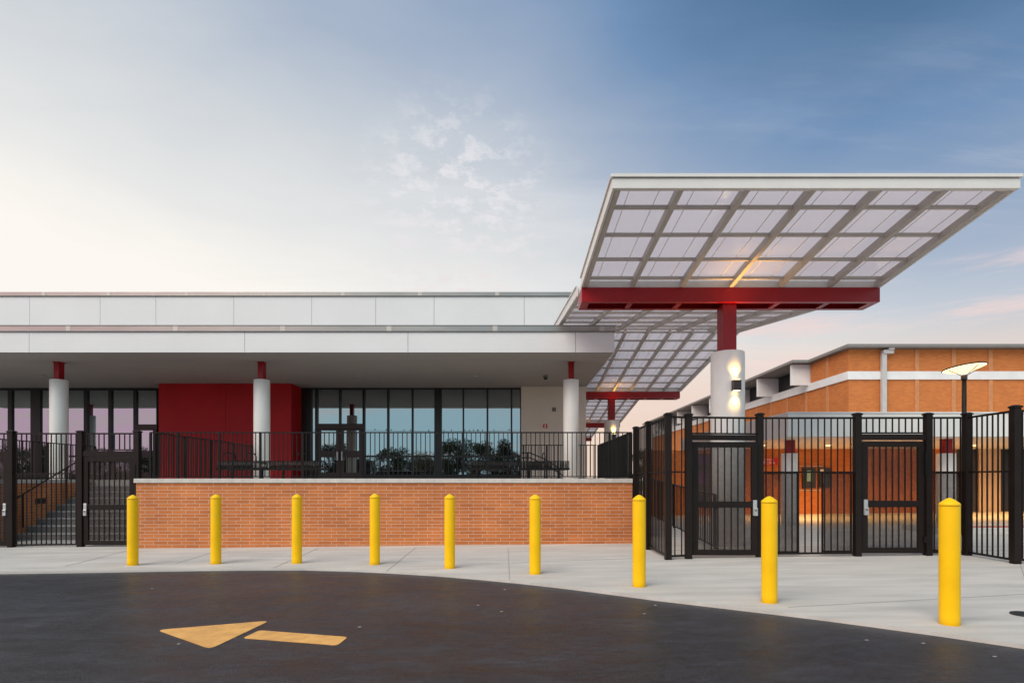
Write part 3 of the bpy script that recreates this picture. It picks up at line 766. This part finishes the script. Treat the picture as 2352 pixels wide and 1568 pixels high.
# guards on the terrace
def guard(label, a, b, z0, z1, pitch, posts, cat='railing', name='guard_railing', group='black guard railings', wd=.017, ph=.022):
    g = thing(name, label, cat, (a[0], a[1], z0[0]), group)
    m = MB(); pickets(m, a, b, (z0[0]+.045, z0[1]+.045), z1, pitch, wd)
    rail(m, a, b, (z0[0]+.045, z0[1]+.045), .022, .03); make('pickets', m, M['strap'], g)
    m = MB(); rail(m, a, b, (z1[0], z1[1]), .026, .045); make('top_rail', m, M['strap'], g)
    A = Vector(a); B = Vector(b)
    for t in posts:
        p = A.lerp(B, t); zz0 = z0[0]+(z0[1]-z0[0])*t; zz1 = z1[0]+(z1[1]-z1[0])*t
        make('post', MB().box(p.x-ph, p.x+ph, p.y-ph, p.y+ph, zz0, zz1-.012), M['strap'], g)
    return g
zg = zc1; gt_ = EYE + 1.05
xa, xb = X(345, 13.1), 2.70
fr_ = lambda p: (X(p,13.1) - xa) / (xb - xa)
guard('black picket railing along the top of the brick wall', (xa,13.1), (xb,13.1), (zg,zg), (gt_,gt_), .1035, [0.001, fr_(409), fr_(504), fr_(598), fr_(695), fr_(891), fr_(1119), fr_(1400), 0.999])
guard('black picket railing running back along the top right side of the stairs', (-8.10,13.2), (-8.10,18.1), (zg,zg), (gt_,gt_), .1035, [0.001, .25,.5,.75, .999])
guard('black picket railing running back along the right edge of the terrace', (2.68,13.2), (2.68,18.1), (zg-.02,zg-.02), (gt_,gt_), .1035, [0.001,.33,.66,.999])
guard('black picket railing across the terrace behind the right column', (X(1199,18.3),18.3), (2.66,18.3), (FL,FL), (gt_+.02,gt_+.02), .1035, [0.02,.33,.66,.98])
guard('black picket railing on the side wall left of the stairs', (-12.9,14.3), (-12.9,18.0), (FL,FL), (EYE+1.01,EYE+1.01), .1035, [0.001,.5,.999])
guard('black picket railing along the terrace far left behind the stair fence', (-25.5,14.3), (-13.0,14.3), (FL,FL), (EYE+1.01,EYE+1.01), .1035, [0.001,.5,.999])
# handrails
hr = thing('stair_handrail', 'slim black handrail sloping up the left side of the stairs', 'handrail', (-12.7, 15, .2))
make('rail', MB().tube([(-12.7,14.6,EYE-.68),(-12.7,14.95,EYE-.46),(-12.7,17.1,EYE+.575),(-12.7,17.8,EYE+.90),(-12.7,18.1,EYE+.92)], .02), M['strap'], hr)
make('baluster', MB().box(-12.72,-12.68,16.54,16.58,EYE-.56,EYE+.31), M['strap'], hr)
make('baluster', MB().box(-12.72,-12.68,15.06,15.10,EYE-1.25,EYE-.41), M['strap'], hr)
hr = thing('ramp_handrail', 'pair of bent black handrails sloping down behind the right benches', 'handrail', (1.2, 18.6, FL))
Yh = 18.7
for dzz in (0, -.16):
    make('rail', MB().tube([(X(1199,Yh),Yh,Z(1039.6,Yh)+dzz),(X(1216,Yh),Yh,Z(1039,Yh)+dzz),(X(1250,Yh),Yh+.25,Z(1052,Yh)+dzz),(X(1296,Yh),Yh+.6,max(FL+.03,Z(1079,Yh)+dzz))], .019), M['strap'], hr)
for p, zz in ((1212,1039),(1252,1053)):
    make('baluster', MB().box(X(p,Yh)-.025, X(p,Yh)+.025, Yh-.02+(.25 if p>1240 else 0), Yh+.02+(.25 if p>1240 else 0), FL, Z(zz,Yh)), M['strap'], hr)

# benches
def bench(cx, cy, label, arms):
    b = thing('bench', label, 'bench', (cx, cy, FL), 'black strap benches on the terrace')
    L = 1.25; zs = FL + .475; D_ = .56
    m = MB(); n = 30
    for k in range(n):
        x = cx - L/2 + (k + .5) * L / n
        prof = [(-D_/2+.01,-.175),(-D_/2-.012,-.11),(-D_/2+.012,-.03),(-D_/2+.07,0),(D_/2-.07,0),(D_/2-.012,-.03),(D_/2+.012,-.11),(D_/2-.01,-.175)]
        for (ya, za), (yb_, zb_) in zip(prof[:-1], prof[1:]):
            m.beam((x, cy+ya, zs+za), (x, cy+yb_, zs+zb_), .024, .006)
    make('strap_seat', m, M['strap'], b)
    m = MB(); zz = zs - .20
    m.beam((cx-L/2, cy-D_/2, zz), (cx+L/2, cy-D_/2, zz), .04, .05); m.beam((cx-L/2, cy+D_/2, zz), (cx+L/2, cy+D_/2, zz), .04, .05)
    for q in (-L/2+.02, 0, L/2-.02): m.beam((cx+q, cy-D_/2, zz), (cx+q, cy+D_/2, zz), .03, .045)
    make('seat_frame', m, M['strap'], b)
    for q in (-L*.30, L*.30):
        m = MB(); m.tube([(cx+q,cy,FL+.01),(cx+q,cy,zz)], .035, 10); m.box(cx+q-.03,cx+q+.03,cy-.22,cy+.22,FL,FL+.03)
        make('pedestal', m, M['strap'], b)
    for q in arms:
        x = cx + q
        pts = [(x, cy-.24, zs-.05),(x,cy-.235,zs+.12),(x,cy-.17,zs+.19),(x,cy,zs+.21),(x,cy+.17,zs+.19),(x,cy+.235,zs+.12),(x,cy+.24,zs-.05)]
        pts = [(p[0] + (p[1]-cy)*.18, p[1], p[2]) for p in pts]
        make('armrest', MB().tube(pts, .014, 8), M['strap'], b)
YN = 14.7
bench(X(568,YN), YN, 'black strap bench on the terrace left of the white column before the red wall', (-.45, .08))
bench(X(685,YN), YN, 'black strap bench on the terrace right of the white column before the red wall', (.1,))
bench(X(1132,YN), YN, 'black strap bench on the terrace before the right end of the glazing', (-.2, .6))
bench(X(1249,YN), YN, 'black strap bench on the terrace before the cream wall, next to the right column', (.0,))

# ------------------------------------------------------------------ walkway canopies
def spot(name, loc, target, energy, size, blend=.5, color=(1,.70,.32), rad=.02, parent=None):
    d = bpy.data.lights.new(name, 'SPOT'); d.energy = energy; d.spot_size = R(size); d.spot_blend = blend; d.color = color; d.shadow_soft_size = rad
    o = bpy.data.objects.new(name, d); sc.collection.objects.link(o)
    dv = Vector(target) - Vector(loc); o.rotation_euler = dv.to_track_quat('-Z', 'Y').to_euler()
    off = parent.location if parent is not None else Vector((0,0,0))
    o.location = Vector(loc) - off
    if parent is not None: o.parent = parent
    return o
UZ = EYE + 4.007
def wing(root, Ya, za, Yb, zb_, xL, xR, tp, name, bays=6, front_rim=False, xLb=None, xRb=None):
    """panel from (Ya, za: outer edge) to (Yb, zb: beam)"""
    xLb = xL if xLb is None else xLb; xRb = xR if xRb is None else xRb
    def pt(u, t, dz_=0):
        a = xL + (xR-xL)*u; b = xLb + (xRb-xLb)*u
        return Vector((a + (b-a)*t, Ya + (Yb-Ya)*t, za + (zb_-za)*t + dz_))
    if name == 'front': pass
    for k in range(bays + 1):
        u = k / bays
        if k == 0: u = .008
        if k == bays: u = 1 - .008
        m = MB(); m.beam(pt(u, .012, .065), pt(u, .99, .065), .085, .13); make('rafter', m, M['rafter'], root)
    m = MB()
    for t in tp: m.beam(pt(.002, t, .095), pt(.998, t, .095), .055, .055)
    make('purlins', m, M['rafter'], root)
    sh = MB(); q = [pt(0,0,.150), pt(1,0,.150), pt(1,1,.150), pt(0,1,.150)]
    if Ya > Yb: q = [q[3], q[2], q[1], q[0]]
    sh.hexa(q, [p + Vector((0,0,.012)) for p in q]); make('roof_sheet', sh, M['poly'], root)
    m = MB()
    for k in range(bays):
        for du in (.27, .73):
            u = (k + du) / bays; m.beam(pt(u, .01, .141), pt(u, .99, .141), .010, .010)
    make('sheet_joint', m, M['frame_white'], root)
    # side rims
    for u, sg in ((0,-1),(1,1)):
        m = MB()
        m.beam(pt(u,-.004,.10)+Vector((sg*.022,0,0)), pt(u,1,.10)+Vector((sg*.022,0,0)), .04, .20)
        m.beam(pt(u,-.004,.213)+Vector((sg*.035,0,0)), pt(u,1,.213)+Vector((sg*.035,0,0)), .07, .028)
        make('side_rim', m, M['frame_white'], root)
    if front_rim:
        m = MB(); a = pt(0,0); b = pt(1,0)
        m.box(a.x-.045, b.x+.045, a.y-.045, a.y-.004, za-.005, za+.14)
        m.box(a.x-.04, b.x+.04, a.y-.030, a.y-.003, za+.1405, za+.157)
        m.box(a.x-.065, b.x+.065, a.y-.075, a.y+.01, za+.1575, za+.205)
        m.box(a.x, b.x, a.y-.003, a.y+.05, za-.003, za+.05)
        make('front_rim', m, M['frame_white'], root)
def sconce(root, x, y, z, power):
    m = MB(); n = 12; pr = []
    body = MB(); body.box(x-.078, x+.078, y-.14, y+.02, z-.108, z+.108)
    s = make('wall_sconce', body, M['board_dark'] if False else M['bronze_door'], root, bevel=.01)
    make('lens', MB().box(x-.055, x+.055, y-.125, y-.02, z+.1085, z+.113).box(x-.055, x+.055, y-.125, y-.02, z-.113, z-.1085), M['lens'], s)
    spot('sconce_light', (x, y-.075, z+.125), (x, y-.075, z+2), power*1.5, 96, .8, parent=root, rad=.04, color=(1,.54,.13))
    spot('sconce_core_light', (x, y-.13, z+.13), (x, y-.42, z+2), power*7, 48, 1.0, parent=root, rad=.04, color=(1,.50,.11))
    spot('sconce_light', (x, y-.075, z-.125), (x, y-.075, z-2), power*.8, 90, .8, parent=root, rad=.04, color=(1,.58,.16))
beams = [12.1, 26.5, 41.2, 55.9]
ridge = [19.65, 34.0, 48.7]
clabel = ['nearest and largest walkway canopy with translucent roof on a red beam and white column',
          'second walkway canopy behind the nearest one, its red beam above the terrace railing',
          'third and smaller walkway canopy farther back above the terrace railing',
          'farthest and smallest walkway canopy beside the cream wall']
for i, yb in enumerate(beams):
    c_ = thing('walkway_canopy', clabel[i], 'canopy', (4.6, yb + .3, 0), 'walkway canopies receding from the entrance')
    XL, XR = (1.45, 7.66) if i == 0 else (3.10, 7.66)
    x0, x1 = XL, XR
    zb0, zb1 = EYE + Z(692, 12.1) - EYE - EYE, 0
    zb1 = EYE + 440*12.1/F; zb0 = EYE + 408*12.1/F - .01
    ye = yb + .60
    m = MB()
    m.box(x0, x1, yb, yb+.06, zb0, zb1); m.box(x0, x1, ye-.06, ye, zb0, zb1)
    m.box(x0, x0+.06, yb+.06, ye-.06, zb0, zb1); m.box(x1-.06, x1, yb+.06, ye-.06, zb0, zb1)
    m.box(x0-.001+.001, x1, yb+.061, ye-.061, zb1-.02, zb1-.001)
    m.box(x0+.06, x1-.06, yb+.061, yb+.11, zb0+.001, zb0+.02); m.box(x0+.06, x1-.06, ye-.11, ye-.061, zb0+.001, zb0+.02)
    nb = 6
    for k in range(nb+1):
        xx = x0 + (x1-x0)*k/nb
        if xx - .05 < x0: xx = x0 + .115
        if xx + .05 > x1: xx = x1 - .115
        m.box(xx-.055, xx+.055, yb+.062, ye-.062, zb0+.003, zb0+.06)
    make('beam', m, M['red_steel'], c_)
    make('valley_gutter', MB().box(x0+.01, x1-.01, yb+.03, yb+.57, zb1, zb1+.15), M['frame_white'], c_)
    cx, cy = 4.60, yb + .30
    ct = EYE + 290*12.4/F
    make('steel_post', MB().box(cx-.165, cx+.125, cy-.17, cy+.17, ct-.02, zb0-.001), M['red_steel'], c_)
    make('column', MB().lathe(cx, cy, [(.345, G(cx)-.05),(.345, ct-.03),(.335, ct-.004),(.30, ct)], 64), M['column'], c_)
    sconce(c_, cx + .03, cy - .345, EYE + 1.935, 55 if i < 2 else 40)
    if i == 0:
        wing(c_, 8.87, EYE+4.42, 12.12, UZ-.02, 1.575, 7.675, (.19,.44,.70,.93), 'front', front_rim=True, xLb=1.48, xRb=7.64)
        # upstand between the wings and beam
    else:
        rY = ridge[i-1]; zr = EYE + 4.95
        tps = [.03] + [(.97*k)/(yb-rY) for k in range(1,9) if .97*k < yb-rY-.4] + [.97]
        wing(c_, rY, zr, yb+.02, UZ-.02, XL, XR, tps, 'front')
    if i < len(ridge):
        rY = ridge[i]; zr = EYE + 4.95
        tps = [.03] + [(.97*k)/(rY-yb-.6) for k in range(1,9) if .97*k < rY-yb-1.0] + [.97]
        wing(c_, rY, zr, yb+.58, UZ-.02, XL, XR, tps, 'rear')
        if i == 0:
            pass

# ------------------------------------------------------------------ covered annex on the right
an = thing('covered_annex', 'low orange brick annex under a deep white flat canopy behind the right fence', 'building', (14, 20, 0))
YA, YAW = 15.7, 22.4
xa0 = 7.45
za0, za1 = Z(1002.6, YA), Z(945.5, YA)
make('fascia', MB().box(xa0, 26, YA, YA+.08, za0, za1).box(xa0, xa0+.08, YA+.08, YAW+1.5, za0, za1), M['panel_warm'], an, bevel=.01)
make('canopy_roof', MB().box(xa0+.085, 26, YA+.085, YAW+3.4, za0+.06, za1-.03), M['band'], an)
make('canopy_trim', MB().box(xa0-.012, 26, YA-.014, YA-.002, za1-.045, za1-.03), M['pipe'], an)
make('soffit', MB().box(xa0+.085, 26, YA+.085, YAW+.2, za0+.02, za0+.055), M['panel_warm'], an)
zs_a = za0+.02
xbA = X(2197, YAW); xbB = X(2247, YAW); xbC = X(2296, YAW)
x_l = 9.0
make('brick_wall', MB().box(x_l, xbA, YAW, YAW+.3, -.3, zs_a).box(x_l, x_l+.3, YAW+.3, 26, -.3, zs_a), M['brick_far'], an)
make('door', MB().box(xbA, xbB-.02, YAW+.05, YAW+.12, .1, zs_a-.01), M['board_dark'], an, 'dark metal door')
make('door_surround', MB().box(xbA+.001, xbB-.02, YAW+.121, YAW+.3, .1, zs_a-.01), M['board_dark'], an)
make('beige_panel', MB().box(xbB, xbC, YAW-.05, YAW+.3, .1, zs_a), M['cream_panel'], an)
m = MB()
for k in range(1, 4): xx = xbB + (xbC-xbB)*k/4; m.box(xx-.01, xx+.01, YAW-.056, YAW-.051, .1, zs_a-.01)
make('panel_joint', m, M['pipe'], an)
make('dark_opening', MB().box(xbC+.001, 26, YAW+.15, YAW+.3, .1, zs_a), M['louvre'], an)
make('notice_case', MB().box(X(1841.5,YAW), X(1871,YAW), YAW-.10, YAW-.001, Z(1120,YAW), Z(1074.5,YAW)), M['board_dark'], an)
nc = [o for o in bpy.data.objects if o.name.startswith('notice_case')][0]
make('notice_sheet', MB().box(X(1850.5,YAW), X(1862.5,YAW), YAW-.112, YAW-.101, Z(1105,YAW), Z(1080,YAW)), M['board_green'], nc)
n2 = make('notice_case', MB().box(X(1880,YAW), X(1905,YAW), YAW-.10, YAW-.001, Z(1119,YAW), Z(1074,YAW)), M['board_dark'], an)
make('notice_sheet', MB().box(X(1885,YAW), X(1891.5,YAW), YAW-.112, YAW-.101, Z(1109,YAW), Z(1085,YAW)), M['board_pink'], n2)
make('notice_header', MB().box(X(1880.5,YAW), X(1892,YAW), YAW-.112, YAW-.101, Z(1083,YAW), Z(1077,YAW)), M['sign_white'], n2)
make('brick_ledge', MB().box(X(1837,YAW), X(1888,YAW), YAW-.04, YAW-.001, Z(1071.2,YAW), Z(1069.4,YAW)).box(X(1837,YAW), X(1887,YAW), YAW-.04, YAW-.001, Z(1126.2,YAW), Z(1124.4,YAW)), M['coping'], an)
# red sign with two lines of lettering, mostly hidden by the gate post
sgx0, sgx1 = X(1728,YAW-.02), X(1785.5,YAW-.02)
sgn = make('wall_sign', MB().box(sgx0, sgx1, YAW-.05, YAW-.001, Z(1067.8,YAW), Z(1050.8,YAW)), M['sign_red'], an)
def text(body, x, y, z, size, parent, rot=(R(90),0,0), align='CENTER', mt='sign_white'):
    cu_ = bpy.data.curves.new('lettering', 'FONT'); cu_.body = body; cu_.size = size; cu_.align_x = align; cu_.extrude = .002
    o_ = bpy.data.objects.new('lettering', cu_); sc.collection.objects.link(o_)
    dg = bpy.context.evaluated_depsgraph_get(); dg.update()
    me = bpy.data.meshes.new_from_object(o_.evaluated_get(dg)); bpy.data.objects.remove(o_)
    me.materials.clear(); me.materials.append(M[mt])
    q = bpy.data.objects.new('lettering', me); sc.collection.objects.link(q)
    off = Vector((0,0,0)); p_ = parent
    while p_ is not None: off += p_.location; p_ = p_.parent
    q.parent = parent; q.location = Vector((x,y,z)) - off; q.rotation_euler = rot
    return q
text('OFFICE', (sgx0+sgx1)/2+.12, YAW-.054, Z(1058,YAW), .13, sgn)
text('OFICINA', (sgx0+sgx1)/2+.10, YAW-.054, Z(1065.5,YAW), .14, sgn)
# purple poster window at the left end of the annex
pw = make('poster_case', MB().box(X(1590,YAW+.0), X(1629,YAW), YAW-.12, YAW-.05, .6, Z(1042,YAW)), M['board_dark'], an)
make('poster', MB().box(X(1601,YAW), X(1627,YAW), YAW-.13, YAW-.121, Z(1066,YAW), Z(1045,YAW)).box(X(1601,YAW), X(1624,YAW), YAW-.13, YAW-.121, Z(1110,YAW), Z(1080,YAW)), M['purple'], pw)
make('poster_wall', MB().box(X(1480,YAW), x_l-.002, YAW-.04, YAW+.3, -.3, Z(1034,YAW)), M['brick_far'], an)
# annex columns
for px, yy in ((1814.3, 17.4), (2173, 16.9), (2560, 17.2)):
    x = X(px, yy)
    o = make('column', MB().lathe(x, yy, [(.238, G(x)-.05),(.238, Z(1041,yy)-.01),(.23, Z(1041,yy))], 40), M['column'], an)
    make('steel_post', MB().box(x-.11, x+.11, yy-.11, yy+.11, Z(1041,yy)-.01, zs_a), M['red_steel'], o)
for k, xd in enumerate((8.6, 10.9, 13.4, 15.9, 18.4, 20.9)):
    yd = 20.0
    make('downlight', MB().lathe(xd, yd, [(.09, zs_a-.012),(.10, zs_a-.001)], 20), M['down_lit'], an)
    spot('annex_light', (xd, yd, zs_a-.05), (xd, yd+.3, 0), 380, 135, .9, color=(1,.52,.16), parent=an, rad=.09)
# ------------------------------------------------------------------ far brick building
fb_ = thing('brick_hall', 'two-storey orange brick hall with white band, seen over the annex roof on the right', 'building', (22, 40, 0))
YH, XH = 26.0, X(1949, 26.0)
zr_ = Z(801, YH); ztop = Z(794.5, YH)
zb1_, zb0_ = Z(853, YH), Z(871.5, YH)
body = MB(); body.box(XH, 42, YH, 29.3, -.3, zr_-.02); body.box(XH, 42, 29.3, 62, -.3, zb0_-.001); body.box(XH+.5, 42, 29.3, 62, zb0_, zr_-.02)
make('brick_wall', body, M['brick_far'], fb_)
make('white_band', MB().box(XH-.07, 42, YH-.07, YH-.001, zb0_, zb1_).box(XH-.07, XH-.001, YH, 62, zb0_, zb1_).box(XH, XH+.49, 29.32, 62, zb0_+.005, zb1_-.003), M['band'], fb_)
make('roof', MB().box(XH-.28, 42.5, YH-.42, 29.0, zr_, ztop).box(XH-1.05, 42.5, 29.0, 62.5, zr_, ztop), M['roof_edge'], fb_)
m = MB()
px_ = [1665, 1900, 2130, 2345]
for i in range(12):
    x = X(1506.8 + .3593*1665, YH) + i*1.645 - .0
    for (q0, q1) in ((.1, zb0_), (zb1_, zr_-.02)): make('pier', MB().box(x-.09, x+.09, YH-.045, YH-.001, q0, q1), M['pier'], fb_)
for i in range(17):
    y = 27.7 + 2.0*i
    make('pier', MB().box(XH-.045, XH-.001, y-.09, y+.09, .1, zb0_), M['pier'], fb_)
    if y < 29: make('pier', MB().box(XH-.045, XH-.001, y-.09, y+.09, zb1_, zr_-.02), M['pier'], fb_)
xd = X(1506.8+.3593*1446, YH)
make('downpipe', MB().box(xd-.13, xd+.07, YH-.22, YH-.075, .1, zr_-.25).box(xd-.1, xd+.35, YH-.28, YH-.05, zr_-.25, zr_-.1).box(xd+.1, xd+.33, YH-.35, YH-.05, zr_-.0999, zr_-.001), M['pipe'], fb_)
m = MB(); gl = MB()
make('window_strip', MB().box(XH+.30, XH+.49, 29.34, 62, zb1_, zr_-.03), M['louvre'], fb_)
for k in range(8):
    y = 29.4 + 4.05*k
    o = make('window_fin', MB().box(XH-.92, XH-.003, y, y+.14, zb1_-.06, zr_-.04).box(XH-.003, XH+.29, y, y+.14, zb1_+.062, zr_-.04), M['band'], fb_)
make('window_sill', MB().box(XH+.001, XH+.29, 29.34, 62, zb1_, zb1_+.06), M['band'], fb_)

# ------------------------------------------------------------------ courtyard bits
ramp = MB(); ramp.hexa([(2.9,11.6,-.2),(4.0,11.6,-.2),(4.0,24,-.2),(2.9,24,-.2)], [(2.9,11.6,.05),(4.0,11.6,.05),(4.0,24,.74),(2.9,24,.74)])
struct('ramp', ramp, M['concrete'])
guard('black railing beside the ramp behind the centre gate', (4.06,11.6), (4.06,24), (G(4)+.02, .80), (EYE-.31, EYE+.43), .115, [0.001,.12,.24,.36,.5,.64,.78,.999], wd=.016)
kb = make('kerb', MB().box(10.4, 24, 14.2, 14.35, -.1, G(12)+.14).box(10.4,10.55,14.35,15.5,-.1,G(12)+.14), M['coping']); kb['kind'] = 'structure'
rk = make('painted_kerb_line', MB().hexa([(11.5,15.9,G(11)+.02),(22,14.9,G(22)-.06),(22,15.35,G(22)-.06),(11.5,16.0,G(11)+.02)],[(11.5,15.9,G(11)+.045),(22,14.9,G(22)+.012),(22,15.35,G(22)+.012),(11.5,16.0,G(11)+.045)]), M['red_paint'])
tag(rk, 'thin red painted line on the courtyard paving behind the right fence', 'road marking')
# street lamp
YS = 14.0; xl_ = X(2214.5, YS)
lamp = thing('street_lamp', 'lit saucer-shaped street lamp glowing above the right fence', 'street lamp', (xl_, YS, G(xl_)))
zr1 = Z(854, YS)
make('pole', MB().lathe(xl_, YS, [(.09,G(xl_)),(.09,G(xl_)+.4),(.055,G(xl_)+.45),(.048, Z(872,YS))], 20), M['bronze'], lamp)
make('collar', MB().lathe(xl_, YS, [(.058, Z(872.5,YS)),(.066, Z(871,YS)),(.066, Z(862,YS)),(.05, Z(861,YS))], 20), M['bronze_door'], lamp)
rad = .45; tl = R(-5)
def tilt(mb, cx, cz):
    out = []
    for x, y, z in mb.v:
        ddx, ddz = x - cx, z - cz
        out.append((cx + ddx*math.cos(tl) + ddz*math.sin(tl), y, cz - ddx*math.sin(tl) + ddz*math.cos(tl) - (y - YS)*.10))
    mb.v = out; return mb
zh = Z(845.5, YS)
make('shade', tilt(MB().lathe(xl_, YS, [(rad*.99, zh),(rad, zh+.012),(rad*.96, zh+.03),(rad*.6, zh+.06),(.06, zh+.085)], 48), xl_, zh), M['bronze'], lamp)
make('reflector', tilt(MB().lathe(xl_, YS, [(.03, zh-.002),(rad*.5, zh-.002),(rad*.95, zh-.001)][::1], 48), xl_, zh), M['lamp_glow'], lamp)
make('diffuser', tilt(MB().lathe(xl_, YS, [(rad*.10, zh-.135),(rad*.30, zh-.105),(rad*.62, zh-.055),(rad*.92, zh-.006)], 48), xl_, zh), M['lamp_cone'], lamp)
m = MB()
for a in (0, 90, 180, 270):
    ex = rad*.93*math.cos(R(a)); ey = rad*.93*math.sin(R(a))
    m.tube([(xl_+.045*math.cos(R(a)), YS+.045*math.sin(R(a)), Z(863,YS)), (xl_+ex*math.cos(tl), YS+ey, zh - ex*math.sin(tl))], .008, 6)
make('struts', m, M['bronze'], lamp)
pl_ = bpy.data.lights.new('lamp_light', 'POINT'); pl_.energy = 25; pl_.color = (1,.75,.4); pl_.shadow_soft_size = .1
po = bpy.data.objects.new('lamp_light', pl_); sc.collection.objects.link(po); po.parent = lamp; po.location = (0, 0, zh-.12-G(xl_))

# ------------------------------------------------------------------ trees
def tree_mesh(seed, h, wd, leaves):
    r = random.Random(seed); cr = MB(); tr = MB()
    tr.tube([(0,0,-.2),(.05,.02,h*.25),(-.05,.05,h*.5),(.05,0,h*.8)], [.16,.13,.09,.03], 8)
    blobs = []
    for k in range(13):
        a = r.uniform(0, 6.28); q = r.uniform(.1, .85)*wd/2; z = r.uniform(.3, .88)*h
        shrink = 1 - .55*max(0, (z/h-.55)/.45)
        p = Vector((math.cos(a)*q*shrink, math.sin(a)*q*shrink, z)); blobs.append((p, r.uniform(.16,.28)*wd))
        tr.tube([(0,0,z*.55), tuple(p*.5+Vector((0,0,z*.32))), tuple(p)], [.06,.04,.012], 5)
    for k in range(leaves):
        p, rr = r.choice(blobs)
        d = Vector((r.gauss(0,1), r.gauss(0,1), r.gauss(0,1))).normalized()
        c = p + Vector((d.x, d.y, d.z*.75)) * rr * (r.random()**.45)
        n1 = Vector((r.gauss(0,1), r.gauss(0,1), r.gauss(0,1))).normalized(); n2 = n1.orthogonal().normalized(); s = r.uniform(.07,.16)
        i = len(cr.v); cr.v += [tuple(c+n1*s), tuple(c+n2*s*.6), tuple(c-n1*s), tuple(c-n2*s*.6)]
        cr.f.append((i,i+1,i+2,i+3)); cr.sm.append(False)
    return tr, cr
protos = []
for sd, h, wd, lm in ((1, 7.2, 6.5, 'leaf'), (2, 6.4, 7.0, 'leaf_b'), (3, 7.8, 5.0, 'leaf')):
    t_, c_ = tree_mesh(sd, h, wd, 5200)
    root = thing('broadleaf_tree', 'x', 'tree', (0,0,0), 'trees across the car park, mirrored in the glazing')
    make('trunk', t_, M['bark'], root); make('crown', c_, M[lm], root); protos.append(root)
used = [False]*3
spots = [(-16.5,-35,0,'mirrored in the glazing right of the double doors'),(-20.5,-33,1,'mirrored just right of the double doors'),(-11.5,-36,1,'mirrored left of the wide black mullion'),(-4.5,-35,0,'mirrored in the glass right of the wide mullion'),(-1.0,-37,2,'mirrored near the right end of the glazing'),
         (-57,-34,0,'mirrored behind the first left fence post'),(-50,-35,1,'mirrored above the left gate'),(-64,-33,2,'mirrored at the far left glazing'),(-44,-36,2,'mirrored beside the single door'),(-70,-36,0,'mirrored at the left edge'),(-37,-34,1,'hidden behind the red wall reflection'),(5.5,-36,1,'opposite the cream wall'),
         (-14.0,-38,1,'mirrored behind the railing in the middle of the glazing'),(-8.0,-38,0,'mirrored just beside the wide mullion'),(-24.5,-36,0,'mirrored in the double doors'),(2.0,-38,1,'mirrored at the edge of the cream wall'),(-53.5,-37,0,'mirrored between the first two fence posts'),(-47,-38,1,'mirrored over the left gate header'),(-40.5,-37,1,'mirrored in the door glass of the left glazing')]
for x, y, k, lb in spots:
    if not used[k]: o = protos[k]; used[k] = True
    else: o = copy_tree(protos[k])
    o.location = (x, y, G(max(-30,x))-.1); o.rotation_euler = (0,0,rnd.uniform(0,6.28)); s_ = rnd.uniform(.85,1.12); o.scale = (s_, s_, s_)
    o['label'] = 'leafy tree across the car park, ' + lb
hd = MB(); r_ = random.Random(5)
for k in range(30000):
    c = Vector((r_.uniform(-80, 12), -33 + r_.gauss(0,.5), 0)); c.z = r_.uniform(-.6, 2.0 + .6*math.sin(c.x*.9) + .5*math.sin(c.x*2.3+1))
    n1 = Vector((r_.gauss(0,1), r_.gauss(0,1), r_.gauss(0,1))).normalized(); n2 = n1.orthogonal().normalized(); s_ = r_.uniform(.10,.2)
    i = len(hd.v); hd.v += [tuple(c+n1*s_), tuple(c+n2*s_*.6), tuple(c-n1*s_), tuple(c-n2*s_*.6)]
    hd.f.append((i,i+1,i+2,i+3)); hd.sm.append(False)
he = make('undergrowth', hd, M['leaf_b']); he['kind'] = 'stuff'; tag(he, 'dense dark undergrowth across the car park, mirrored low in the glazing', 'undergrowth')
# a few far trees beyond the courtyard
for x, y, k, lb in ((22, 95, 0, 'distant dark tree beyond the terrace end, under the farthest canopy'), (30, 110, 1, 'distant dark tree low on the horizon behind the terrace railing'), (36, 120, 2, 'distant dark tree low on the horizon left of the fence corner')):
    o = copy_tree(protos[k]); o.location = (x, y, .2); o.rotation_euler = (0,0,rnd.uniform(0,6)); o['label'] = lb; o['group'] = 'far trees on the horizon'
# overhead line with birds, seen mirrored in the right glazing
wz = EYE + 116*81.4/F
wire = MB(); pts = []
for k in range(21):
    t = k/20; pts.append((-45 + 75*t, -35, wz + .1 - .9*math.sin(math.pi*t)*.5))
wo_ = make('power_line', wire.tube(pts, .025, 6), M['strap']); tag(wo_, 'thin overhead line across the car park, mirrored in the glazing', 'power line')
bp_ = None
for k in range(18):
    x = rnd.uniform(-20, 0); t = (x+45)/75; z = wz + .1 - .45*math.sin(math.pi*t) + .03
    if bp_ is None:
        bm_ = MB(); bm_.lathe(0, 0, [(.01,0),(.05,.03),(.065,.09),(.05,.15),(.04,.17),(.042,.20),(.028,.235),(.005,.245)], 10)
        bm_.hexa([(-.02,.03,-.09),(.02,.03,-.09),(.02,.06,-.085),(-.02,.06,-.085)], [(-.03,.02,.06),(.03,.02,.06),(.03,.05,.06),(-.03,.05,.06)])
        bm_.hexa([(-.008,-.075,.205),(.008,-.075,.205),(.008,-.035,.205),(-.008,-.035,.205)], [(-.006,-.07,.212),(.006,-.07,.212),(.008,-.035,.225),(-.008,-.035,.225)])
        bp_ = make('bird', bm_, M['bird']); tag(bp_, 'small dark bird perched on the overhead line, mirrored in the glazing', 'bird', 'birds on the overhead line'); o = bp_
    else:
        o = bp_.copy(); sc.collection.objects.link(o)
    o.location = (x, -35, z)
